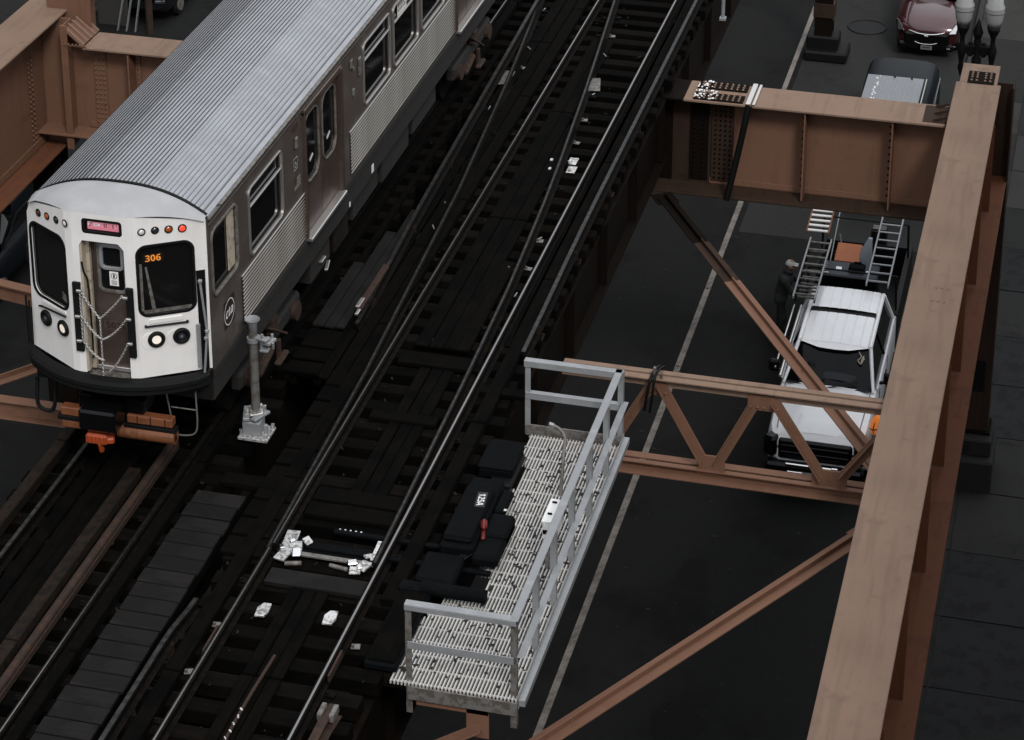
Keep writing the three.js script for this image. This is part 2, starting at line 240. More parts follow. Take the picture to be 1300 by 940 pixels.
// ================================================================= ground
{
  structure(part('ground', span(-400, 400, -.4, -.02, -600, 300, .001), M.asphalt));
  structure(part('road', sheet([[[-18.7, 0, 60], [5.25, 0, 60]], [[-18.7, 0, -140], [5.25, 0, -140]]]), M.asphalt));
  const ln = structure(new THREE.Group()); ln.name = 'lane_marking'; scene.add(ln);
  for (const [a, b] of [[-90, -30], [-29.98, 30]]) part('lane_line', sheet([[[.69, .005, b], [.815, .005, b]], [[.69, .005, a], [.815, .005, a]]]), M.line, ln);
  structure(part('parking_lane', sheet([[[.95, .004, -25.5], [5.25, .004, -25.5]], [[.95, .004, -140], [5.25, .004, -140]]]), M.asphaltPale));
  const man = thing('manhole_cover', 'round dark manhole cover in the asphalt beside the red car', 'manhole cover', [2.35, 0, -38.6]);
  part('rim', place(boxUV(new THREE.TorusGeometry(.52, .03, 6, 32)), 0, .006, 0, Math.PI / 2), M.black, man);
  part('lid', cyl(.5, .5, .02, 0, .006, 0, 32), M.black, man);
  // oily patches of newer asphalt
  const pt = structure(new THREE.Group()); pt.name = 'asphalt_patch'; scene.add(pt);
  const pm = mat({ rgb: [.0022, .0022, .0024], specularIntensity: .35, roughness: .8 });
  for (const [x, z, r, e] of [[2.9, -7.6, .5, 1.4], [2.2, -2.5, .9, 2.2], [3.9, -5.5, .45, 1.2], [4.0, -.8, .35, 2], [2.4, -12, .3, 1.3]]) {
    const s = []; for (let k = 0; k < 18; k++) { const a = k / 18 * 6.283, q = r * (.75 + .4 * R()); s.push([x + Math.cos(a) * q, -(z + Math.sin(a) * q * e)]); }
    part('patch', place(boxUV(new THREE.ShapeGeometry(poly(s))), 0, .004, 0, -Math.PI / 2), pm, pt);
  }
  const cr = rng(909), seam = [];
  for (const [x0, z0, dx, dz, n] of [[1.6, -2, .05, -1, 22], [4.6, -4, -.1, -1, 16], [2.4, -9.5, .9, -.2, 6], [1.1, -19, .03, -1, 24], [2.6, -27, -.05, -1, 26], [1.2, -34, .9, -.1, 9], [-11, -6, -.3, -1, 14], [4.4, -36, -.05, -1, 9]]) {
    let x = x0, z = z0; for (let k = 0; k < n; k++) { const a = Math.atan2(dx, dz) + (cr() - .5) * .9, l = .35 + .35 * cr(), x2 = x + Math.sin(a) * l, z2 = z + Math.cos(a) * l, w = .012 + .014 * cr(); seam.push(bar([x, .0045, z], [x2, .0045, z2], w * 2, .003, .0005)); x = x2; z = z2; } }
  const sp = []; for (let k = 0; k < 260; k++) { const s = .015 + .05 * cr() * cr(); sp.push(ball(s, -1.5 + 6.6 * cr(), .006, -40 + 40 * cr(), 1, .08, .8, 6, 4)); } stuff(part('gum_spots', sp, M.asphaltPale, pt));
  const side = structure(new THREE.Group()); side.name = 'sidewalk'; scene.add(side);
  part('sidewalk_bed', span(5.4, 40, -.05, .115, -140, 60, .001), M.kerb, side);
  for (let z = 10, k = 0; z > -70; z -= 4) part('kerb_stone', bx(.15, .2, 3.985, 5.325, .05, z - 2, .02), M.kerb, side);
  const xs = [5.41, 6.86, 8.92, 10.98, 13.04], sg = {};
  let zz = 2.9, row = 0;
  while (zz > -64) {
    const d = [2.06, 2.06, 2.06, 2.06][row % 4];
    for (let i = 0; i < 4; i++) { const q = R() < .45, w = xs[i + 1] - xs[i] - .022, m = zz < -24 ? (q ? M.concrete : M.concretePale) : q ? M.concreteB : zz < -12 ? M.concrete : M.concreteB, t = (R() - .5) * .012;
      part('slab', bx(w, .06, d - .022, (xs[i] + xs[i + 1]) / 2, .12 + t, zz - d / 2, .008, (R() - .5) * .004, 0, (R() - .5) * .004), m, side); }
    zz -= d; row++;
  }
  const sideL = structure(new THREE.Group()); sideL.name = 'sidewalk'; scene.add(sideL); sideL.name = numbered('sidewalk_far'); 
  part('sidewalk_bed', span(-24, -18.85, -.05, .14, -140, 60, .001), M.concrete, sideL);
  for (let z = -10; z > -60; z -= 4) part('kerb_stone', bx(.15, .2, 3.985, -18.775, .05, z - 2, .02), M.kerb, sideL);
}
// ================================================================= unseen buildings, added and sized to shade the street and darken reflections
function building(label, x0, x1, z0, z1, h, faceX, side) {
  const b = thing('unseen_building', label, 'building', [0, 0, 0]);
  part('wall', span(x0, x1, 0, h, z0, z1, .02), M.facade, b);
  const wg = boxUV(chamfer(.12, 2.3, 2.2, .01)), pg = boxUV(chamfer(.06, 2.0, 1.9, .01));
  for (let y = 3; y < h - 2; y += 4) for (let z = z0 + 2.5; z < z1 - 1.5; z += 3.6) {
    const f = share('window', wg, M.facadeDark, b, faceX + side * .03, y, z); share('pane', pg, M.glass, f, side * .05, 0, 0);
  }
  part('cornice', span(faceX - .3, faceX + .3, h - .6, h + .5, z0 - .05, z1 + .05, .03), M.kerb, b);
  return b;
}
building('unseen grey masonry building added along the right sidewalk to shade the street', 13.2, 30, -16, 80, 20, 13.2, -1);
building('unseen grey masonry building added further along the right sidewalk, kept low to let light in', 13.2, 30, -70, -34, 8, 13.2, -1);
building('unseen tall grey masonry building added on the far left to darken reflections', -46, -24.2, -170, 18, 38, -24.2, 1);

// ================================================================= steel structure
function plateStiff(gs, x, y0, y1, z, w, t = .03) { gs.push(span(x - t / 2, x + t / 2, y0, y1, z, z + w, .004)); }
// right long girder
{
  const g = thing('plate_girder', 'long tan plate girder sweeping from the bottom right corner up beside the sidewalk', 'steel girder', [6.64, 0, 0]);
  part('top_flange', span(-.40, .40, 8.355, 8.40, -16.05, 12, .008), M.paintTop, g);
  part('top_flange', span(-.34, .33, 8.352, 8.396, -16.95, -16.06, .008), M.paintTop, g);
  const sp = part('splice_plate', span(-.20, .27, 8.40, 8.425, -16.55, -16.02, .006), M.paintDark, g);
  const rv = []; for (const x of [-.13, -.04, .11, .2]) for (const z of [-16.46, -16.36, -16.26, -16.12]) rv.push([x, 8.425, z]);
  rivets(rv, M.paintTop, sp);
  const bv = []; for (let i = 0; i < 3; i++) for (let j = 0; j < 2; j++) bv.push([.02 - .02 * j + i * .085 - .02, 8.4, -8.1 + j * .42]);
  rivets(bv, M.paintTop, g);
  part('web', span(-.012, .012, 6.45, 8.36, -16.9, 12, .002), M.paintRust, g);
  for (const s of [-1, 1]) part('flange_angle', [span(s * .012, s * .16, 8.33, 8.354, -16.9, 12, .004), span(s * .012, s * .034, 8.2, 8.33, -16.9, 12, .003), span(s * .012, s * .034, 6.48, 6.6, -16.9, 12, .003)], M.paint, g);
  part('bottom_flange', span(-.58, .62, 6.42, 6.465, -16.9, 12, .008), M.paintRust, g);
  for (const z of [-14.7, -11.9, -8.95, -6.13, -3.37, -.51, 2.3, 5.1]) {
    part('stiffener', [span(.035, .41, 6.52, 8.2, z - .03, z, .004), span(.035, .075, 6.52, 8.2, z, z + .12, .004)], M.paintRust, g);
    part('stiffener', [span(-.36, -.035, 6.52, 8.2, z - .03, z, .004)], M.paint, g);
  }
}
// column under the far end of that girder
{
  const c = thing('bridge_column', 'tan steel bridge column on a stone plinth beside the sidewalk', 'bridge column', [6.98, 0, -16.35]);
  part('plinth', [bx(1.0, .7, 1.25, -.05, .46, .1, .04), bx(.82, .35, .95, -.02, .98, .05, .03)], M.concrete, c);
  part('base_plate', bx(.7, .06, .6, 0, 1.18, 0, .01), M.paintDark, c);
  part('shaft', [span(-.24, .30, 1.2, 6.42, -.012, .012, .003), span(-.24, -.21, 1.2, 6.42, -.22, .22, .004), span(.27, .30, 1.2, 6.42, -.24, .24, .004)], M.paintDarkBrown, c);
  part('cover_plate', [span(-.24, .30, 1.2, 6.42, .20, .225, .004), span(-.24, .30, 1.2, 6.42, -.225, -.20, .004)], M.paintDarkBrown, c);
  part('hand_hole', rrect2(-.06, 2.05, .17, 2.72, .04, .232), M.black, c);
  part('head', [span(-.06, .30, 6.47, 8.33, -.012, .012, .003), span(.27, .30, 6.47, 8.33, -.24, .24, .004)], M.paintDarkBrown, c);
}
function rrect2(x0, y0, x1, y1, r, z) { return place(ext(rrect(x0, y0, x1, y1, r), .008), 0, 0, z); }
// right cross girder
{
  const g = thing('cross_girder', 'deep tan cross girder with riveted seams spanning the street above the dark vehicle', 'steel girder', [0, 0, -14.82]);
  part('top_flange', span(1.55, 6.2, 8.205, 8.25, -.43, .44, .008), M.paintTop, g); part('top_flange', span(-1.6, 1.548, 8.205, 8.25, -.43, .44, .008), M.paintDark, g).userData.label = 'darker end of the flange under the track';
  part('web', span(2.02, 6.5, 6.42, 8.21, -.012, .012, .002), M.paint, g); part('web', span(1.3, 2.018, 6.42, 8.21, -.012, .012, .002), M.paintDarkBrown, g); part('web', span(-1.6, 1.298, 6.42, 8.21, -.012, .012, .002), M.paintDark, g).userData.label = 'darker end of the web under the track';  // web paint darkens in steps towards the end under the track
  part('bottom_flange', span(-1.6, 6.5, 6.38, 6.425, -.46, .5, .008), M.paintDarkBrown, g);
  part('flange_angle', [span(2.0, 6.5, 8.18, 8.204, .012, .16, .004), span(2.0, 6.5, 8.06, 8.18, .012, .034, .003), span(2.0, 6.5, 6.45, 6.56, .012, .034, .003)], M.paint, g);
  const rv = [];
  for (const x of [-.9, .65, 3.74, 5.29]) { part('stiffener', [span(x - .014, x + .014, 6.46, 8.17, .035, .4, .004), span(x - .1, x - .014, 6.46, 8.17, .035, .055, .003)], M.paint, g);
    for (let y = 6.6; y < 8.1; y += .135) rv.push([x - .058, y, .055]); }
  part('web_splice', span(2.02, 2.42, 6.5, 8.06, .013, .045, .004), M.paintDarkBrown, g); parts('web_splice', [span(1.62, 1.96, 6.5, 8.06, .013, .04, .004)], M.paintDark, g);
  for (const x of [1.7, 1.86, 2.09, 2.18, 2.27, 2.36]) for (let y = 6.58; y < 8.03; y += .095) rv.push([x, y, .045]);
  rivets(rv, M.paintDark, g, 'z');
  part('cover_plate', [span(1.72, 2.62, 8.25, 8.275, -.40, -.09, .004), span(1.72, 2.62, 8.25, 8.275, .09, .40, .004)], M.paintDark, g);
  const tv = []; for (let x = 1.8; x < 2.6; x += .105) for (const z of [-.34, -.245, -.15, .16, .25, .34]) tv.push([x, 8.275, z]);
  rivets(tv, M.paintTop, g);
  const dr = []; for (let k = 0; k < 60; k++) { const x = 1.72 + Math.pow(R(), 1.6) * .42, z = -.4 + R() * .78; dr.push(ball(.012 + .026 * R() * R(), x, 8.278, z, 1, .18, 1 + R(), 7, 4)); }
  stuff(part('bird_droppings', dr, M.pad, g));
  // knee plates where it meets the long girder
  part('knee_bracket', [span(5.8, 6.2, 8.25, 8.262, -.36, .36, .003), bar([5.98, 8.27, -.3], [6.2, 8.34, -.3], .03, .05), bar([5.98, 8.27, 0], [6.2, 8.34, 0], .03, .05), bar([5.98, 8.27, .3], [6.2, 8.34, .3], .03, .05)], M.paintDarkBrown, g);
  const st = thing('conduit_strap', 'bright metal cable strap folded over the cross girder beside the bird droppings', 'strap', [2.72, 8.25, -14.82]);
  part('strap', [bx(.09, .03, .92, 0, .03, 0, .006), bx(.05, .03, .9, .1, .025, 0, .006)], M.alu, st);
  part('cable', tube([[.02, .02, .45], [-.03, -.3, .48], [-.16, -1.05, .5], [-.31, -1.85, .55]], .06, 8, 24), M.black, st);
}
// left cross girder
{
  const g = thing('cross_girder', 'tan cross girder reaching behind the roof of the train at upper left', 'steel girder', [-9.95, 0, -14.3]);
  part('top_flange', span(.12, 8, 8.205, 8.25, -.40, .40, .008), M.paintTop, g);
  part('web', span(-.9, 8, 6.42, 8.21, -.012, .012, .002), M.paint, g);
  part('bottom_flange', span(-.9, 8, 6.38, 6.425, -.45, .45, .008), M.paint, g);
  part('flange_angle', [span(0, 8, 8.18, 8.204, .012, .16, .004), span(0, 8, 8.06, 8.18, .012, .034, .003), span(0, 8, 6.45, 6.56, .012, .034, .003)], M.paint, g);
  const rv = []; part('stiffener', [span(1.0, 1.03, 6.46, 8.17, .035, .38, .004), span(1.03, 1.13, 6.46, 8.17, .035, .055, .003)], M.paint, g);
  part('stiffener', [span(2.6, 2.63, 6.46, 8.17, .035, .38, .004), span(2.63, 2.73, 6.46, 8.17, .035, .055, .003)], M.paint, g);
  part('web_splice', span(.16, .42, 6.5, 8.06, .013, .045, .004), M.paint, g);
  for (const x of [.21, .29, .37, 1.08]) for (let y = 6.58; y < 8.05; y += .1) rv.push([x, y, .05]);
  rivets(rv, M.paint, g, 'z');
  // ribbed corner bracket up to the long girder
  const kb = part('corner_bracket', [bar([-.24, 8.57, 0], [.12, 8.27, 0], .78, .03), span(-.3, .2, 8.255, 8.275, .38, .41, .003)], M.paint, g);
  for (const z of [-.36, -.18, 0, .18, .36]) part('rib', bar([-.24, 8.62, z], [.14, 8.29, z], .03, .05, .01), M.paintTop, kb);
  const kr = []; for (let i = 0; i < 6; i++) kr.push([-.22 + i * .075, 8.275 + .02, .41]); rivets(kr, M.paint, kb, 'z');
}
// left long girder
{
  const g = thing('plate_girder', 'long tan plate girder with a broad top flange in the upper left corner', 'steel girder', [-10.85, 0, 0]);
  part('top_flange', span(-.45, .45, 8.665, 8.71, -16.9, 0, .008), M.paintTop, g);
  const sp = part('splice_plate', span(-.42, .36, 8.71, 8.735, -16.6, -15.25, .006), M.paintTop, g);
  const rv = []; for (let x = -.36; x < .35; x += .12) for (let z = -16.5; z < -15.3; z += .13) rv.push([x, 8.735, z]); rivets(rv, M.paintTop, sp);
  part('web', span(-.012, .012, 6.1, 8.67, -16.8, 0, .002), M.paint, g);
  part('bottom_flange', span(-.45, .45, 6.03, 6.075, -16.8, 0, .008), M.paintRust, g);
  part('flange_angle', [span(.012, .034, 8.5, 8.66, -16.8, 0, .003), span(.012, .15, 8.64, 8.664, -16.8, 0, .003), span(.012, .034, 6.1, 6.25, -16.8, 0, .003)], M.paint, g);
  part('stiffener', [span(.62, .65, 6.1, 8.66, -14.3, -13.94, .004), span(.58, .72, 6.1, 8.66, -13.94, -13.9, .006)], M.paint, g);
  part('stiffener', [span(.04, .92, 8.0, 9.35, -14.62, -14.56, .006), span(.04, .62, 6.1, 8.66, -14.3, -14.27, .004)], M.paint, g);
  const wv = []; for (const x of [0.05]) for (let y = 6.25; y < 8.6; y += .1) for (const z of [-13.72, -13.6]) wv.push([.03, y, z]); rivets(wv, M.paint, g, 'x');
  part('column_shaft', [span(-.3, .3, 0, 6.03, -14.5, -14.46, .004), span(-.3, .3, 0, 6.03, -14.14, -14.1, .004), span(-.02, .02, 0, 6.03, -14.46, -14.14, .004)], M.paintDark, g);
}
// lattice cross truss
{
  const z0 = -4.79, g = thing('lattice_truss', 'tan lattice cross truss between the platform and the long girder over the white pickup', 'steel truss', [0, 0, z0]);
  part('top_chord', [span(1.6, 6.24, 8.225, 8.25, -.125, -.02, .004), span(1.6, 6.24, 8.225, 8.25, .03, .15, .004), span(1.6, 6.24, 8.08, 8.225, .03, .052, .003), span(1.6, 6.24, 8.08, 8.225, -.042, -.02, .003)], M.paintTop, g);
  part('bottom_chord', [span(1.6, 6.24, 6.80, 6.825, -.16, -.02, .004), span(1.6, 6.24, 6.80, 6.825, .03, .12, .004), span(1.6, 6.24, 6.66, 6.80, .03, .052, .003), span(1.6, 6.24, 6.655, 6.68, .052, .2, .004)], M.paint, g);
  const diag = (a, b) => part('diagonal', [bar([a[0], a[1], .06], [b[0], b[1], .06], .035, .15, .004, Math.PI / 2, V(0, 0, 1)), bar([a[0] - .05, a[1], .11], [b[0] - .05, b[1], .11], .09, .02, .003, Math.PI / 2, V(0, 0, 1))], M.paint, g);
  diag([3.06, 8.12], [3.72, 6.93]); diag([4.42, 8.02], [3.93, 6.97]); diag([4.72, 8.06], [5.46, 6.9]); diag([6.2, 7.72], [5.72, 7.0]); diag([2.92, 8.1], [2.3, 6.95]);
  for (const [x0, x1, y0, y1] of [[3.62, 4.02, 6.74, 7.06], [5.28, 5.78, 6.76, 7.08], [4.32, 4.8, 7.92, 8.16], [2.84, 3.18, 7.95, 8.16]]) {
    const p = part('gusset_plate', place(ext(poly([[x0, y0], [x1, y0], [x1, y1 - .1], [x1 - .1, y1], [x0, y1]]), .02, .003), 0, 0, .055), M.paint, g);
    const rv = []; for (let k = 0; k < 5; k++) rv.push([x0 + .05 + k * (x1 - x0 - .1) / 4, y0 + .05, .082]); rivets(rv, M.paint, p, 'z');
  }
  const cb = thing('cable_tie', 'black cable loop tied round the top of the lattice truss', 'cable', [2.95, 8.25, z0]);
  part('cable', [tube([[-.1, -.5, .2], [-.06, -.2, .24], [-.02, .03, .2], [0, .06, 0], [.03, .02, -.2]], .022, 6, 30), tube([[-.02, -.52, .2], [.02, -.2, .24], [.04, .05, .19], [.06, .07, 0], [.1, .02, -.2]], .02, 6, 30)], M.black, cb);
  part('clip', [bx(.04, .16, .06, .02, .09, .1), bx(.03, .1, .05, .12, .04, .1)], M.galvDull, cb);
}
// lateral braces at bottom flange level
function brace(label, p, q, shadeEnd) {
  const b = thing('diagonal_brace', label, 'steel brace', [0, 0, 0]);
  const d = V(q[0] - p[0], 0, q[2] - p[2]).normalize(), n = [-d.z, d.x];
  const at = f => p.map((v, i) => v + (q[i] - v) * f), cuts = shadeEnd ? [[0, .2, M.paintDark], [.2, .36, M.paintDarkBrown], [.36, 1, M.paint]] : [[0, 1, M.paint]];  // shade on the upper end put into steps of darker paint
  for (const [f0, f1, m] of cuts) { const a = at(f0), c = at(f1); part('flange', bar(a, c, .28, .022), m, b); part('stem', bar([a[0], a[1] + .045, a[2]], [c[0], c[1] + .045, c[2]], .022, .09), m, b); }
  for (const e of [p, q]) part('end_plate', bx(.4, .02, .4, e[0], e[1] - .024, e[2], .004, 0, Math.atan2(d.x, d.z)), shadeEnd && e === p ? M.paintDark : M.paint, b);
  return b;
}
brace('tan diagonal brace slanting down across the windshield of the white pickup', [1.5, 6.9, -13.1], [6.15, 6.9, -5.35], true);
brace('tan diagonal brace running from the long girder down to the bottom edge of the photo', [6.2, 6.9, -3.6], [.6, 6.9, 5.75]);
// left cross beams
{
  const g = thing('cross_beam', 'short tan cross beam beside the orange coupler of the train', 'steel beam', [0, 0, -1.85]);
  part('flange', span(-11, -4.6, 8.23, 8.25, -.09, .09, .004), M.paint, g); part('web', span(-11, -4.6, 8.0, 8.23, -.01, .01, .002), M.paint, g); part('lip', span(-11, -4.6, 7.98, 8.0, -.09, .12, .004), M.paint, g);
  const h = thing('cross_beam', 'tan cross beam at the left edge level with the headlights of the train', 'steel beam', [0, 0, -5.0]);
  part('flange', bar([-11, 8.1, -.9], [-4.4, 8.25, .55], .18, .03), M.paint, h); part('web', bar([-11, 7.95, -.9], [-4.4, 8.1, .55], .02, .28), M.paint, h);
  brace('rusty lattice diagonal at the left edge below the train windscreen', [-9.5, 7.0, -1.2], [-5.6, 7.2, -5.6]);
}
// stringers that carry the tracks
{
  const mk = (label, x) => { const g = thing('track_stringer', label, 'steel girder', [x, 0, 0]);
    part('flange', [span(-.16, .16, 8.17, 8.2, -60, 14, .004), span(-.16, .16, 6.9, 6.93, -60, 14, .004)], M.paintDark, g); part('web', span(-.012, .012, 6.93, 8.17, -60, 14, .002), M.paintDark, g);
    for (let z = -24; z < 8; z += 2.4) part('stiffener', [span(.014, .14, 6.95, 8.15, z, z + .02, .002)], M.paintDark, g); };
  mk('dark rusty stringer under the right edge of the track beside the platform', 1.08); mk('dark stringer under the left rail of the empty track', -.85); mk('dark stringer under the right rail of the track with the train', -2.3); mk('dark stringer under the left rail of the track with the train', -4.0);
}
// ================================================================= tracks
const lerpPath = (pts, z) => { for (let i = 0; i < pts.length - 1; i++) { const [z0, x0] = pts[i], [z1, x1] = pts[i + 1]; if (z <= z0 && z >= z1) return x0 + (x1 - x0) * (z - z0) / (z1 - z0); } return pts[pts.length - 1][1]; };
function sweepRail(pts, prof) {                                        // pts [z, x], profile [dx, dy]
  return loft(pts.map(([z, x]) => prof.map(([dx, dy]) => [x + dx, RT + dy, z])), .5);
}
const RAILP = [[-.065, -.16], [.065, -.16], [.065, -.148], [.012, -.128], [.012, -.05], [.036, -.036], [.036, -.006], [.028, 0], [-.028, 0], [-.036, -.006], [-.036, -.036], [-.012, -.05], [-.012, -.128], [-.065, -.148]];
function dense(pts, step = 1.5) { const z0 = pts[0][0], z1 = pts[pts.length - 1][0], o = []; const n = Math.ceil((z0 - z1) / step); for (let i = 0; i <= n; i++) { const z = z0 + (z1 - z0) * i / n; o.push([z, lerpPath(pts, z)]); } return o; }
function rail(parent, pts, top = M.railTop, w = .05, lift = 0) {
  const d = dense(pts), r = part('rail', sweepRail(d, RAILP.map(([a, b]) => [a, b + lift])), M.railSide, parent);
  part('running_band', sheet(d.map(([z, x]) => [[x - w / 2, RT + .0025 + lift, z], [x + w / 2, RT + .0025 + lift, z]])), top, r);
  return r;
}
const divL = [[1.35, -.77], [-3.1, -.85], [-9.1, -1.13], [-13.8, -1.48], [-17.3, -1.81], [-24, -2.6], [-34, -4.1]];
const divR = [[1.3, .645], [-3.5, .55], [-6.2, .47], [-9.5, .29], [-13.5, -.03], [-17.6, -.41], [-22, -.9]];
{
  const t = thing('railway_track', 'empty dark track with a switch running beside the grated platform', 'railway track', [0, 0, 0]);
  const near = thing('railway_track', 'dark track carrying the silver train on the left', 'railway track', [0, 0, 0]);
  const tieM = [[.7, .7, .7], [.95, .9, .85], [1.35, 1.2, 1.05], [1.7, 1.6, 1.5]].map(c => { const m = M.woodX.clone(); m.color.setRGB(...c); return m; });
  const ties = [0, 1, 2].map(i => boxUV(chamfer(2.55, .2, .235, .012), R() * 7, R() * 7));
  for (let z = 7.6; z > -31; z -= .46 + .05 * R()) {
    const lng = z < -6 ? (-z - 6) * .045 : 0;
    const o = share('tie', ties[Math.floor(R() * 3)], tieM[Math.floor(R() * 4)], t, (R() - .5) * .1 - lng / 2, RT - .265 + (R() - .5) * .012, z, (R() - .5) * .012); if (lng) o.scale.x = 1 + lng / 2.55;
  }
  for (let z = 7.5; z > -31; z -= .46 + .05 * R()) share('tie', ties[Math.floor(R() * 3)], tieM[Math.floor(R() * 4)], near, -3.145 + (R() - .5) * .22, RT - .265 + (R() - .5) * .012, z, (R() - .5) * .015);
  // switch: stock rails, switch rails
  rail(t, [[8, -.72], [1.3, -.72]], M.railTop, .022); rail(t, [[1.3, -.74], ...divL.slice(1)], M.thirdTop, .03);
  rail(t, [[1.2, -.70], [-.2, -.715], [-34, -.715]], M.railTop, .02);
  rail(t, [[8, .725], [-34, .725]], M.railTop, .026);
  rail(t, divR, M.thirdTop, .03);
  // near track
  rail(near, [[8, -3.89], [-34, -3.89]], M.thirdTop);
  rail(near, [[8, -2.43], [-34, -2.43]], M.railTop, .016);
  // guard timbers and inner rails
  const gt = (parent, x, z0, z1, w, h, m, top = -.02, name = 'guard_timber') => { for (let z = z0; z > z1; z -= 4.2) { const e = Math.max(z - 4.17, z1); part(name, bx(w, h, z - e, x + (R() - .5) * .015, RT + top - h / 2, (z + e) / 2, .012), m, parent); } };
  gt(near, -4.26, 8, -30, .16, .16, M.timber, -.005); gt(near, -3.04, 8, .0, .17, .15, M.timber, -.01);
  part('guard_rail', [rod([-2.80, RT - .035, 8], [-2.80, RT - .035, -.8], .055, 12), bx(.12, .1, 8.8, -2.80, RT - .11, 3.6, .01)], M.rust, near);
  gt(near, -2.27, 8, -30, .12, .14, M.woodX, -.03);
  gt(t, 1.0, 1.9, -30, .2, .12, M.wood, -.06); gt(t, -1.02, 8, -30, .2, .12, M.wood, -.07);
  for (const x of [-.17, .0, .17]) { gt(t, x, 7.8, 1.75, .155, .05, M.wood, -.115, 'board'); gt(t, x + .05, .3, -3.6, .155, .05, M.wood, -.115, 'board'); }
  for (const x of [-.36, -.15, .06, .25]) gt(t, x, -4.2, x > .2 ? -7 : x > 0 ? -12 : -16, .2, .05, M.wood, -.115, 'board');
  for (const x of [-1.75, -1.5, -1.27]) gt(t, x, -3, x < -1.6 ? -6 : -30, .2, .05, M.wood, -.13, 'board');
  for (const x of [-3.66, -3.45, -3.25]) gt(near, x, 8, -30, .19, .05, M.wood, -.115, 'board');
  for (const x of [.92, .86]) gt(t, x, -4.5, -20, .2, .04, M.wood, -.14, 'board');
  // cross planks
  for (const [x0, x1, z, w, m] of [[-.6, .66, 1.72, .3, M.plank], [-.55, .7, -3.75, .26, M.woodX], [-.6, .6, -.15, .3, M.woodX], [-.6, .6, .2, .3, M.woodX], [.8, 1.5, -3.2, .2, M.woodX], [-1.9, -.8, -.2, .25, M.woodX], [-.5, .45, -2.2, .22, M.woodX]]) part('cross_plank', bx(x1 - x0, .07, w, (x0 + x1) / 2, RT - .12, z, .01), m, t);
  for (let z = 1.2; z > -3; z -= .42) part('cross_plank', bx(.62, .06, .36, -1.05, RT - .13, z, .01), M.woodX, t);
  // rail clips along the diverging rails
  const clip = mergeGeometries([bx(.11, .02, .09, 0, 0, 0, .004), bx(.03, .04, .03, -.03, .03, .02, .006)]), glint = rod([-.04, .03, -.03], [.05, .045, .0], .011, 6);
  for (let z = -5.0; z > -18; z -= .93) for (const [p, s] of [[divL, 1], [divR, 1], [divR, -1], [divL, -1]]) { if (R() < .22) continue; const o = share('rail_clip', clip, R() < .12 ? M.galvDull : M.railSide, t, lerpPath(p, z) + s * .13, RT - .145, z + (R() - .5) * .1, (R() - .5) * .5); if (R() < .28) share('bolt', glint, M.galv, o, 0, 0, 0, R() * 3); }
  for (let z = 6.5; z > -.5; z -= .93) for (const x of [-3.76, -4.02, -2.56, -2.3]) { if (R() < .35) continue; share('rail_clip', clip, R() < .2 ? M.galvDull : M.railSide, near, x, RT - .145, z, (R() - .5) * .6); }
  for (let z = 6.5; z > -3; z -= .93) for (const x of [.87, -.86]) { if (R() < .4) continue; share('rail_clip', clip, R() < .2 ? M.galvDull : M.railSide, t, x, RT - .145, z, (R() - .5) * .6); }
  // switch toe: slide plates, rods
  const slide = [];
  const sl = (x, z, w, d, ry = 0) => slide.push(bx(w, .03, d, x, RT - .1 + R() * .05, z, .006, 0, ry));
  sl(-.56, .98, .17, .42, .1); sl(-.53, 1.32, .15, .26, -.2); sl(-.44, 1.12, .16, .2, .3); sl(.57, .98, .06, .4, .05); sl(.5, 1.28, .15, .2, -.35); sl(.43, 1.42, .14, .14, .2);
  parts('slide_plate', slide, M.bright, t);
  parts('switch_rod', [bx(1.25, .04, .07, 0, RT - .09, 1.22, .01), rod([-.45, RT - .06, 1.5], [-.25, RT - .05, 1.46], .03, 8), rod([.1, RT - .06, 1.4], [.34, RT - .05, 1.45], .026, 8)], M.galvDull, t);
  parts('switch_rod', [bx(2.4, .05, .08, .85, RT - .11, 1.02, .01), bx(1.5, .05, .08, .65, RT - .11, .62, .01)], M.boxDark, t);
  parts('rod_bolt', [0, 1, 2, 3, 4].map(k => cyl(.014, .014, .03, -.02 + k * .07, RT - .075, .62, 8)), M.chrome, t);
  for (const [x, z] of [[-.6, 1.18], [-.5, 1.05], [-.38, 1.26], [-.33, .98], [.52, 1.12], [.47, 1.36], [.36, 1.3]]) part('shim', bx(.05 + .06 * R(), .03, .05 + .1 * R(), x, RT - .055 + .02 * R(), z, .01, (R() - .5) * .5, R() * 3, (R() - .5) * .5), R() < .6 ? M.bright : M.chrome, t);
  part('gauge_plate', bx(1.15, .02, .3, .0, RT - .135, 1.02, .004), M.boxDark, t);
  parts('joint_bar', [bx(.03, .1, .5, -.78, RT - .06, 3.2, .006), bx(.03, .1, .5, .79, RT - .06, 3.3, .006)], M.rust, t);
  // pale plates low between the ties
  for (const [x, z] of [[-.41, 2.42], [.42, 2.37]]) part('pale_plate', place(ext(poly([[-.06, -.13], [.05, -.12], [.075, -.02], [.06, .13], [-.03, .125], [-.075, .03]]), .02, .004), x, RT - .115, z, -Math.PI / 2, 0, .1 * (R() - .5)), M.bright, t);
  for (const [x, z] of [[.05, -10.68], [.10, -10.34], [.37, -10.72], [.42, -10.40]]) part('pale_plate', [bx(.15, .02, .25, x, RT - .13, z, .006), bx(.05, .03, .07, x - .03, RT - .11, z + .03, .006)], M.bright, t);
  part('pale_plate', bx(.22, .02, .55, .02, RT - .13, -13.9, .006, 0, .2), M.galvDull, t); part('pale_plate', bx(.28, .03, .6, -1.62, RT - .13, -13.8, .006), M.galvDull, t);
}
